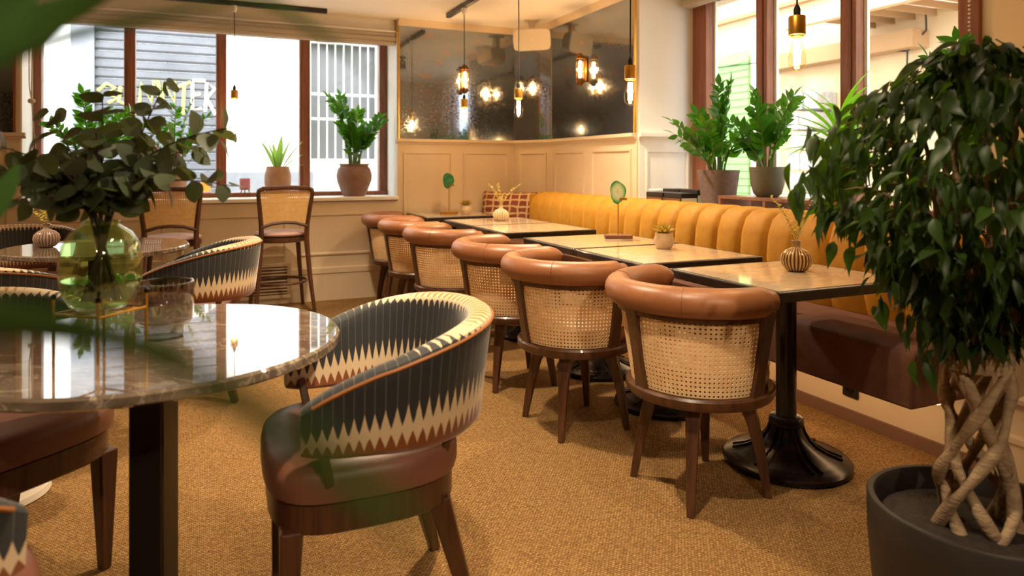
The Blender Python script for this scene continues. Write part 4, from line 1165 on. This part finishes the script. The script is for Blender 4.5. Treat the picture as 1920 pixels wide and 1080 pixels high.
# black boxed books
bk = [(3.06, 4.20, .885, 'left'), (3.06, 3.985, .885, 'right')]
def make_book(label, x, y, z, dx, dy, dz):
    t = thing('boxed_book', label, 'book', (x, y, z), group='black boxed books on the sill')
    MB().box(-dx, dx, -dy, dy, .0, dz * .10).box(-dx, dx, -dy, dy, dz * .68, dz).box(-dx, -dx + .004, -dy, dy, dz * .1, dz * .68).build('cover', M['socket'], t, bevel=.002)
    MB().box(-dx + .0045, dx - .004, -dy + .003, dy - .003, dz * .105, dz * .675).build('pages', M['paper'], t)
    MB().box(-dx - .002, -dx + .003, -dy + .012, dy - .012, dz * .12, dz * .64).build('spine_label', M['copper'], t)
make_book('black boxed book with copper label on sill, left of the front pair', 3.05, 4.21, .885, .07, .10, .105)
make_book('black boxed book with copper label on sill, next to the mauve pot', 3.05, 3.995, .885, .07, .10, .105)
make_book('black boxed book behind the front pair, farther left', 3.24, 4.27, .885, .07, .10, .125)
make_book('black boxed book behind the front pair, near the window frame', 3.24, 4.06, .885, .07, .10, .125)

# candle holders on the window rail
t = thing('candle_holder', 'amber glass candle holder on the street window rail', 'candle holder', (-.02, 6.60, .945))
MB().lathe([(0, .012), (.042, .012), (.044, .02), (.044, .095), (.04, .095), (.039, .025), (0, .024)], 20).build('glass', M['candle_o'], t, smooth=True)
for k in range(3): MB().tube([(.03 * math.cos(k * 2.1), .03 * math.sin(k * 2.1), 0), (.025 * math.cos(k * 2.1), .025 * math.sin(k * 2.1), .013)], .004, 5).build('foot', M['brass'], t)
t = thing('candle_holder', 'pink glass candle holder on a small brass stand by the window', 'candle holder', (.305, 6.60, .945))
MB().lathe([(0, .035), (.044, .035), (.046, .045), (.046, .125), (.042, .125), (.041, .05), (0, .048)], 20).build('glass', M['candle_p'], t, smooth=True)
MB().lathe([(0, .024), (.04, .024), (.05, .03), (.045, .0345), (0, .0345)], 20).build('dish', M['old_brass'], t, smooth=True)
for k in range(3): MB().tube([(.042 * math.cos(k * 2.1 + .4), .035 * math.sin(k * 2.1 + .4), 0), (.03 * math.cos(k * 2.1 + .4), .025 * math.sin(k * 2.1 + .4), .026)], .005, 5).build('foot', M['old_brass'], t)

# ---------------------------------------------------------------- table objects
SL = leaf_mesh('sprig_leaf', .030, .020, .2, .2, 4)
def make_ribbed_vase(label, loc, mat, seed, sprigs, slab, h=1.0):
    t = thing('ribbed_vase', label, 'vase', loc, group='round ribbed bud vases')
    pr = [(0, 0), (.026, 0), (.04, .006), (.055, .026), (.060, .046), (.055, .068), (.038, .086), (.020, .094), (.015, .10), (.015, .118), (.018, .124), (.014, .124), (.012, .10), (0, .095)]
    MB().lathe([(r, z * h) for r, z in pr], 96, ribs=24, rd=.045).build('body', M[mat], t, smooth=True)
    rng = random.Random(seed)
    for (ax, ay, hh), lb in zip(sprigs, slab):
        s_ = thing('dried_sprig', lb, 'sprig', (loc[0], loc[1], loc[2] + .10 * h), group='dried sprigs in the bud vases')
        pts = bez((0, 0, .0), (ax * .2, ay * .2, hh * .6), (ax, ay, hh), 10)
        MB().tube(pts, .0018, 5).build('stem', M['dry_leaf'], s_)
        for k in range(22):
            f = .25 + .75 * k / 21; i = min(9, int(f * 10)); p = pts[i].lerp(pts[i + 1], f * 10 - i); d = (pts[i + 1] - pts[i]).normalized()
            a = k * 2.4; put_leaf(SL, M['dry_leaf'], s_, p, Vector((math.cos(a), math.sin(a), .35)) + d * .5, rng.uniform(.7, 1.1) * (1.15 - .5 * f))
make_ribbed_vase('bronze ribbed bud vase on the square table nearest the ficus', (2.20, 2.125, .75), 'gold_ceramic', 1,
                 [(-.085, .05, .20), (.075, -.02, .17), (.03, .02, .12)], ['dried sprig leaning left from the vase on the nearest square table', 'dried sprig leaning right from the vase on the nearest square table', 'short dried sprig in the vase on the nearest square table'])
make_ribbed_vase('cream ribbed bud vase on the square table before the printed cushion', (2.106, 5.017, .75), 'cream_ribs', 2,
                 [(-.085, .05, .19), (-.02, .01, .19), (.15, -.06, .19)], ['left dried sprig in the cream vase before the cushion', 'middle upright dried sprig in the cream vase before the cushion', 'right leaning dried sprig in the cream vase before the cushion'])
p = cam(-2.457, 3.66, .75)
make_ribbed_vase('taupe ribbed bud vase on the far round table', tuple(p), 'taupe_ceramic', 3,
                 [(-.06, .05, .16), (.04, -.03, .18), (.0, .03, .13), (-.09, 0, .11), (.07, .03, .12)], ['pale sprig leaning left in the far round table vase', 'tall pale sprig in the far round table vase', 'short upright pale sprig in the far round table vase', 'lowest pale sprig at left in the far round table vase', 'pale sprig leaning right in the far round table vase'])

SU = leaf_mesh('fleshy_leaf', .055, .017, .5, -.1, 5)
def make_succulent(label, loc):
    t = thing('potted_succulent', label, 'succulent', loc, group='succulents in pale pots')
    MB().lathe([(0, 0), (.034, 0), (.042, .01), (.053, .04), (.052, .052), (.046, .066), (.046, .082), (.04, .082), (.039, .07), (0, .07)], 48, ribs=16, rd=.012).build('pot', M['ceramic'], t, smooth=True)
    MB().lathe([(0, .068), (.039, .069), (0, .076)], 16).build('soil', M['soil'], t)
    for ring, (n, el, s_) in enumerate(((9, .35, 1.25), (9, .7, 1.2), (7, 1.05, 1.1), (4, 1.4, .95))):
        for k in range(n):
            a = 2 * PI * (k + ring * .4) / n
            put_leaf(SU, M['succ'], t, (.008 * math.cos(a), .008 * math.sin(a), .077), (math.cos(a) * math.cos(el), math.sin(a) * math.cos(el), math.sin(el)), s_)
make_succulent('small succulent in a pale textured pot on the second square table', (2.17, 2.98, .75))
make_succulent('small succulent in a pale pot on the far wall table', (2.10, 5.80, .75))

def make_agate(label, loc, rz, mat, zc, w_, h_, base):
    t = thing('agate_ornament', label, 'ornament', loc, rz, group='agate slices on stands')
    MB().box(-.08, .08, -.04, .04, 0, .02).build('base_block', M['walnut' if base == 'w' else 'brass'], t, bevel=.002)
    MB().tube([(0, .006, .019), (0, .006, zc - h_ * .35)], .004, 8).build('rod', M['brass'], t)
    rng = random.Random(int(zc * 1000)); pts = []
    for k in range(30):
        a = 2 * PI * k / 30; j = 1 + .07 * math.sin(3 * a + 1) + rng.uniform(-.035, .035)
        pts.append((w_ / 2 * math.cos(a) * j, h_ / 2 * math.sin(a) * j))
    MB().loft([[(x, .0, z) for x, z in pts], [(x, -.010, z) for x, z in pts]]).build('agate_slice', M[mat], t, loc=(-.004, .0, zc), bevel=.0015)
    MB().box(.005, .05, -.016, -.0101, zc - h_ * .36, zc - h_ * .26).box(.005, .012, -.016, .012, zc - h_ * .40, zc - h_ * .361).build('clip', M['brass'], t)
make_agate('pale green agate slice on a wooden stand on a square table', (2.235, 3.52, .75), -R(24), 'agate', .275, .092, .135, 'w')
make_agate('dark green agate slice on a brass stand on the far wall table', (1.99, 5.95, .75), -R(24), 'dark_agate', .30, .10, .14, 'b')

# hurricane glass
t = thing('hurricane_glass', 'smoky glass hurricane candle holder beside the green vase', 'candle holder', cam(-.875, 1.745, .75))
MB().lathe([(0, .004), (.044, .004), (.046, .01), (.046, .030), (.060, .034), (.067, .042), (.069, .135), (.066, .135), (.064, .044), (.055, .038), (0, .036)], 40).build('glass_body', M['smoke_glass'], t, smooth=True)
MB().lathe([(0, 0), (.043, 0), (.045, .003), (0, .0035)], 32).build('foot', M['smoke_glass'], t)
pts = [(.0675 * math.cos(2 * PI * k / 40), .0675 * math.sin(2 * PI * k / 40), .136) for k in range(40)]
MB().tube(pts, .0022, 6, closed=True).build('rim', M['smoke_glass'], t, smooth=True)

# brass wire stand with the green vase
VC = cam(-.930, 1.57, .75)
t = thing('wire_stand', 'brass wire stand holding up the green glass vase', 'stand', VC, -R(23.7))
cr = [(-.081, -.041), (.041, -.081), (.081, .041), (-.041, .081)]
for x, y in cr:
    MB().tube([(x, y, 0), (x, y, .135)], .0032, 8).build('rod', M['brass'], t, smooth=True)
    MB().lathe([(0, -.006), (.006, -.003), (.006, .004), (0, .008)], 10, Matrix.Translation((x, y, .138))).build('rod_tip', M['iron'], t, smooth=True)
for zz in (.102,):
    for k in range(4):
        a, b = cr[k], cr[(k + 1) % 4]
        MB().tube([(a[0], a[1], zz), (b[0], b[1], zz)], .0028, 6).build('rail', M['brass'], t)
for a, b in ((0, 2), (1, 3)):
    MB().tube([(cr[a][0], cr[a][1], .1), (cr[b][0], cr[b][1], .1)], .0025, 6).build('cross_wire', M['brass'], t)
V0 = VC + Vector((0, 0, .1055))
t = thing('glass_vase', 'rounded green glass vase half filled with water', 'vase', V0)
op = [(0, 0), (.045, .001), (.064, .012), (.077, .035), (.083, .07), (.084, .11), (.078, .145), (.062, .172), (.042, .186), (.036, .19), (.037, .197)]
ip = [(.0345, .197), (.0335, .19), (.04, .182), (.06, .168), (.0755, .143), (.0815, .11), (.0805, .07), (.0745, .037), (.062, .016), (.045, .006), (0, .005)]
MB().lathe(op + ip, 48).build('glass', M['green_glass'], t, smooth=True)
MB().lathe([(0, .0065), (.044, .0075), (.061, .0175), (.0735, .038), (.0785, .066), (.0785, .067), (0, .067)], 40).build('water', M['water'], t, smooth=True)
pts = [(.036 * math.cos(2 * PI * k / 32), .036 * math.sin(2 * PI * k / 32), .197) for k in range(32)]
MB().tube(pts, .0022, 6, closed=True).build('rim', M['green_glass'], t, smooth=True)
# eucalyptus branches
EU = leaf_mesh('eucalyptus_leaf', .062, .052, .15, .15, 6, .7)
rng = random.Random(12)
tips = [(-.81, 1.62, 1.37, 'with the highest leaf'), (-.625, 1.56, 1.265, 'reaching farthest right'), (-.70, 1.66, 1.24, 'just left of the farthest-right one'), (-.98, 1.66, 1.345, 'with small dark leaves before the white wall'),
        (-1.04, 1.56, 1.30, 'rising left of the vase'), (-1.12, 1.52, 1.22, 'leaning left, high'), (-1.17, 1.60, 1.14, 'leaning out to the left edge'), (-1.09, 1.48, 1.10, 'drooping low at the left'),
        (-.90, 1.50, 1.25, 'standing upright at the front'), (-.74, 1.50, 1.16, 'leaning right, low at the front'), (-.86, 1.70, 1.27, 'standing upright at the back'), (-.96, 1.47, 1.17, 'short, at the front of the bunch'), (-.66, 1.64, 1.13, 'drooping low at the right'), (-1.16, 1.50, 1.17, 'reaching left, before the lower wall panel'), (-1.0, 1.60, 1.20, 'filling the left middle of the bunch'), (-.80, 1.56, 1.18, 'filling the right middle of the bunch')]
for k, (X, Z, z, lb) in enumerate(tips):
    o = thing('eucalyptus_branch', 'dark eucalyptus branch in the green vase, ' + lb, 'branch', V0, group='eucalyptus branches in the green vase')
    tip = cam(X, Z, z) - V0; hx = Vector((tip.x, tip.y, 0))
    foot = -hx.normalized() * .045 * rng.uniform(.3, 1) + Vector((0, 0, .018)); neck = hx.normalized() * .022 * rng.uniform(.3, 1) + Vector((0, 0, .195))
    pts = [foot.lerp(neck, i / 4) for i in range(5)] + bez(neck, neck + (neck - foot).normalized() * (tip - neck).length * .5, tip, 12)[1:]
    MB().tube(pts, [.0042 - .0028 * i / (len(pts) - 1) for i in range(len(pts))], 6).build('stem', M['twig'], o, smooth=True)
    up_ = pts[4:]; n_ = len(up_) - 1; nl = int((tip - neck).length / .021) + 3
    for j in range(nl):
        f = .17 + .83 * j / (nl - 1); i = min(n_ - 1, int(f * n_)); q = up_[i].lerp(up_[i + 1], f * n_ - i); d = (up_[i + 1] - up_[i]).normalized()
        a = j * 2.1 + k; sd = d.orthogonal().normalized(); sd = Matrix.Rotation(a, 3, d) @ sd
        put_leaf(EU, M['euc_leaf'], o, q, sd + d * .35 + Vector((0, 0, -.15)), rng.uniform(.75, 1.1) * (1.12 - .25 * f), up=Vector((rng.uniform(-1, 1), rng.uniform(-1, 1), rng.uniform(0, 1))))

# ---------------------------------------------------------------- pale base on the floor at the left
t = thing('side_table', 'low side table with round pale metal base behind the left tub chair', 'side table', cam(-1.86, 2.46, 0))
MB().lathe([(0, 0), (.185, 0), (.19, .006), (.185, .026), (.15, .034), (.03, .042), (0, .042)], 48).build('base', M['speaker'], t, smooth=True)
MB().tube([(0, 0, .04), (0, 0, .44)], .016, 10).build('pole', M['brass'], t)
MB().lathe([(0, .44), (.12, .44), (.125, .447), (.12, .46), (0, .46)], 32).build('top', M['speaker'], t, smooth=True)

# ---------------------------------------------------------------- ficus with a plaited trunk
FC = cam(1.128, 1.685, 0)
t = thing('ficus_tree', 'weeping ficus with plaited trunk in a large black pot at right', 'potted tree', FC)
MB().lathe([(0, 0), (.19, 0), (.205, .01), (.225, .12), (.236, .25), (.238, .345), (.234, .352), (.222, .352), (.217, .345), (.213, .29), (0, .285)], 64).build('pot', M['black_pot'], t, smooth=True)
MB().lathe([(0, .286), (.21, .288), (.21, .296), (.1, .305), (0, .31)], 32).build('soil', M['soil'], t)
rng = random.Random(77)
ns = 9
for k in range(ns):
    sgn = 1 if k % 2 else -1; a0 = 2 * PI * k / ns + .3 + (k % 3) * .25; pts = []; rd = []
    for i in range(22):
        f = i / 21; a = a0 + sgn * f * PI * 1.15
        r = .066 + .018 * (1 - f) ** 3 + .006 * math.sin(f * 20 + k) * .6
        r += sgn * .008
        pts.append((r * math.cos(a), r * math.sin(a) * .9, .29 + f * .42)); rd.append(.0145 - .003 * f + .003 * math.sin(f * 17 + k * 2))
    MB().tube(pts, rd, 10).build('trunk', M['bark'], t, smooth=True)
CR = [(.74, .05), (.80, .09), (.87, .15), (.93, .20), (1.0, .27), (1.063, .34), (1.154, .37), (1.24, .36), (1.322, .30), (1.38, .20), (1.43, .12), (1.47, .05)]
def crown_r(z):
    for (z0, r0), (z1, r1) in zip(CR, CR[1:]):
        if z0 <= z <= z1: return r0 + (r1 - r0) * (z - z0) / (z1 - z0)
    return .05
tw = []
for k in range(46):
    a = k * 2.39996; z = .82 + .6 * ((k + .5) / 46); r = crown_r(z) * rng.uniform(.75, .98)
    st0 = Vector((.07 * math.cos(a + .5), .07 * math.sin(a + .5), .69))
    p2 = Vector((r * math.cos(a), r * math.sin(a), z)); p1 = Vector((r * .35 * math.cos(a), r * .35 * math.sin(a), z + .08))
    pts = bez(st0, p1, p2, 10); tw.append(pts)
    MB().tube(pts, [.009 - .0075 * i / 10 for i in range(11)], 6).build('branch', M['bark'], t, smooth=True)
FL = leaf_mesh('ficus_leaf_blade', .066, .034, .3, .35, 7, .9, pt=.55); FL.materials.append(M['ficus_leaf'])
LV = []
while len(LV) < 2200:
    z = rng.uniform(.76, 1.47); R0 = crown_r(z); r = R0 * (rng.random() ** .42); a = rng.uniform(0, 2 * PI)
    if r < R0 * .5 and rng.random() < .5: continue
    p = Vector((r * math.cos(a), r * math.sin(a), z + rng.uniform(-.02, .02)))
    d = Vector((math.cos(a + rng.uniform(-.9, .9)), math.sin(a + rng.uniform(-.9, .9)), rng.uniform(-1.7, -.05)))
    LV.append((p, d, rng.uniform(.7, 1.25), rng.uniform(-.7, .7)))
# hanging sprays on the side towards the room
for (X, z, n) in ((-.40, 1.14, 22), (-.31, 1.07, 14), (-.22, .985, 18), (-.16, .88, 18), (-.42, 1.19, 10), (-.12, .80, 16), (-.34, 1.27, 14)):
    c0 = Vector((CA * X + SA * -.05, -SA * X + CA * -.05, z))
    for k in range(n):
        p = c0 + Vector((rng.gauss(0, .035), rng.gauss(0, .05), rng.uniform(-.09, .06)))
        LV.append((p, Vector((rng.uniform(-.5, .5), rng.uniform(-.5, .5), rng.uniform(-1.6, -.4))), rng.uniform(.75, 1.2), rng.uniform(-.7, .7)))
vd = Vector((-SA, -CA, 0)); ax = Vector((CA, -SA, 0))
LV.sort(key=lambda q: -(q[0].dot(vd) - .25 * abs(q[0].z - 1.1) - .35 * max(0, q[0].dot(ax) - .05)))
stuff = MB(); nv = [Vector(v_.co) for v_ in FL.vertices]; nf = [tuple(p_.vertices) for p_ in FL.polygons]
for i, (p, d, s_, ro) in enumerate(LV):
    if i < 300: put_leaf(FL, M['ficus_leaf'], t, p, d, s_, roll=ro)
    else:
        mt = Matrix.Translation(p) @ orient(d, roll=ro).to_matrix().to_4x4() @ Matrix.Scale(s_, 4)
        stuff.add(nv, nf, mt)
o = stuff.build('foliage', M['ficus_leaf'], t, smooth=True); o['kind'] = 'stuff'

# ---------------------------------------------------------------- palm close by on the left
PB = cam(-.62, .10, 0)
t = thing('potted_palm', 'blurred narrow-leaved palm close by at the left edge', 'potted plant', PB)
MB().lathe([(0, 0), (.13, 0), (.15, .02), (.18, .30), (.185, .33), (.17, .33), (.165, .29), (0, .28)], 32).build('pot', M['black_pot'], t, smooth=True)
MB().lathe([(0, .281), (.164, .283), (.164, .295), (0, .30)], 24).build('soil', M['soil'], t)
def blade(path, wd, n=16, pk=.7):
    P = [cam(*q) - PB for q in path]; pts = []
    for i in range(n + 1):                                   # Catmull-Rom through the points
        f = i / n * (len(P) - 1); k = min(len(P) - 2, int(f)); u = f - k
        a, b, c, d = P[max(0, k - 1)], P[k], P[k + 1], P[min(len(P) - 1, k + 2)]
        pts.append(.5 * ((2 * b) + (c - a) * u + (2 * a - 5 * b + 4 * c - d) * u * u + (3 * b - a - 3 * c + d) * u ** 3))
    mb = MB(); up = Vector((.2, .1, 1)).normalized()
    for i, p in enumerate(pts):
        f = i / n; tg = (pts[min(n, i + 1)] - pts[max(0, i - 1)]).normalized()
        sd = tg.cross(Vector((SA, CA, .35))).normalized(); nn = sd.cross(tg)
        h = wd / 2 * max(.03, math.sin(PI * min(1, f ** pk * .97 + .03)) ** .8)
        mb.v += [p - sd * h + nn * h * .25, p, p + sd * h + nn * h * .25]
    for i in range(n):
        b = i * 3; mb.f += [(b, b + 3, b + 4, b + 1), (b + 1, b + 4, b + 5, b + 2)]
    st0 = Vector((rng.uniform(-.03, .03), rng.uniform(-.03, .03), .29))
    bl_ = mb.build('frond', M['palm_leaf'], t, smooth=True)
    MB().tube(bez(st0, Vector((st0.x, st0.y, pts[0].z * .8)), pts[0], 10), [.007 - .004 * i / 10 for i in range(11)], 6).build('stem', M['zz_stem'], t, smooth=True)
blade([(-0.496, 0.500, 1.209), (-0.392, 0.500, 1.260), (-0.335, 0.500, 1.285), (-0.270, 0.480, 1.301)], .030)
blade([(-0.563, 0.600, 1.169), (-0.480, 0.600, 1.275), (-0.429, 0.600, 1.326), (-0.392, 0.600, 1.358)], .040)
blade([(-0.726, 0.800, 1.037), (-0.634, 0.800, 1.104), (-0.591, 0.800, 1.144), (-0.569, 0.800, 1.181)], .036)
blade([(-0.320, 0.260, 1.131), (-0.181, 0.210, 1.132), (-0.120, 0.185, 1.133), (-0.077, 0.170, 1.131)], .0150, 16, .9)
blade([(-0.324, 0.310, 1.123), (-0.177, 0.240, 1.128), (-0.099, 0.170, 1.133), (-0.061, 0.130, 1.136), (-0.032, 0.105, 1.134), (-0.012, 0.095, 1.125)], .0118, 20, 1.7)
blade([(-0.330, 0.340, 1.191), (-0.226, 0.320, 1.230), (-0.162, 0.300, 1.240), (-0.112, 0.290, 1.247)], .006)
blade([(-0.330, 0.340, 1.180), (-0.222, 0.320, 1.261), (-0.125, 0.300, 1.254), (-0.073, 0.280, 1.227), (-0.045, 0.270, 1.202)], .005)
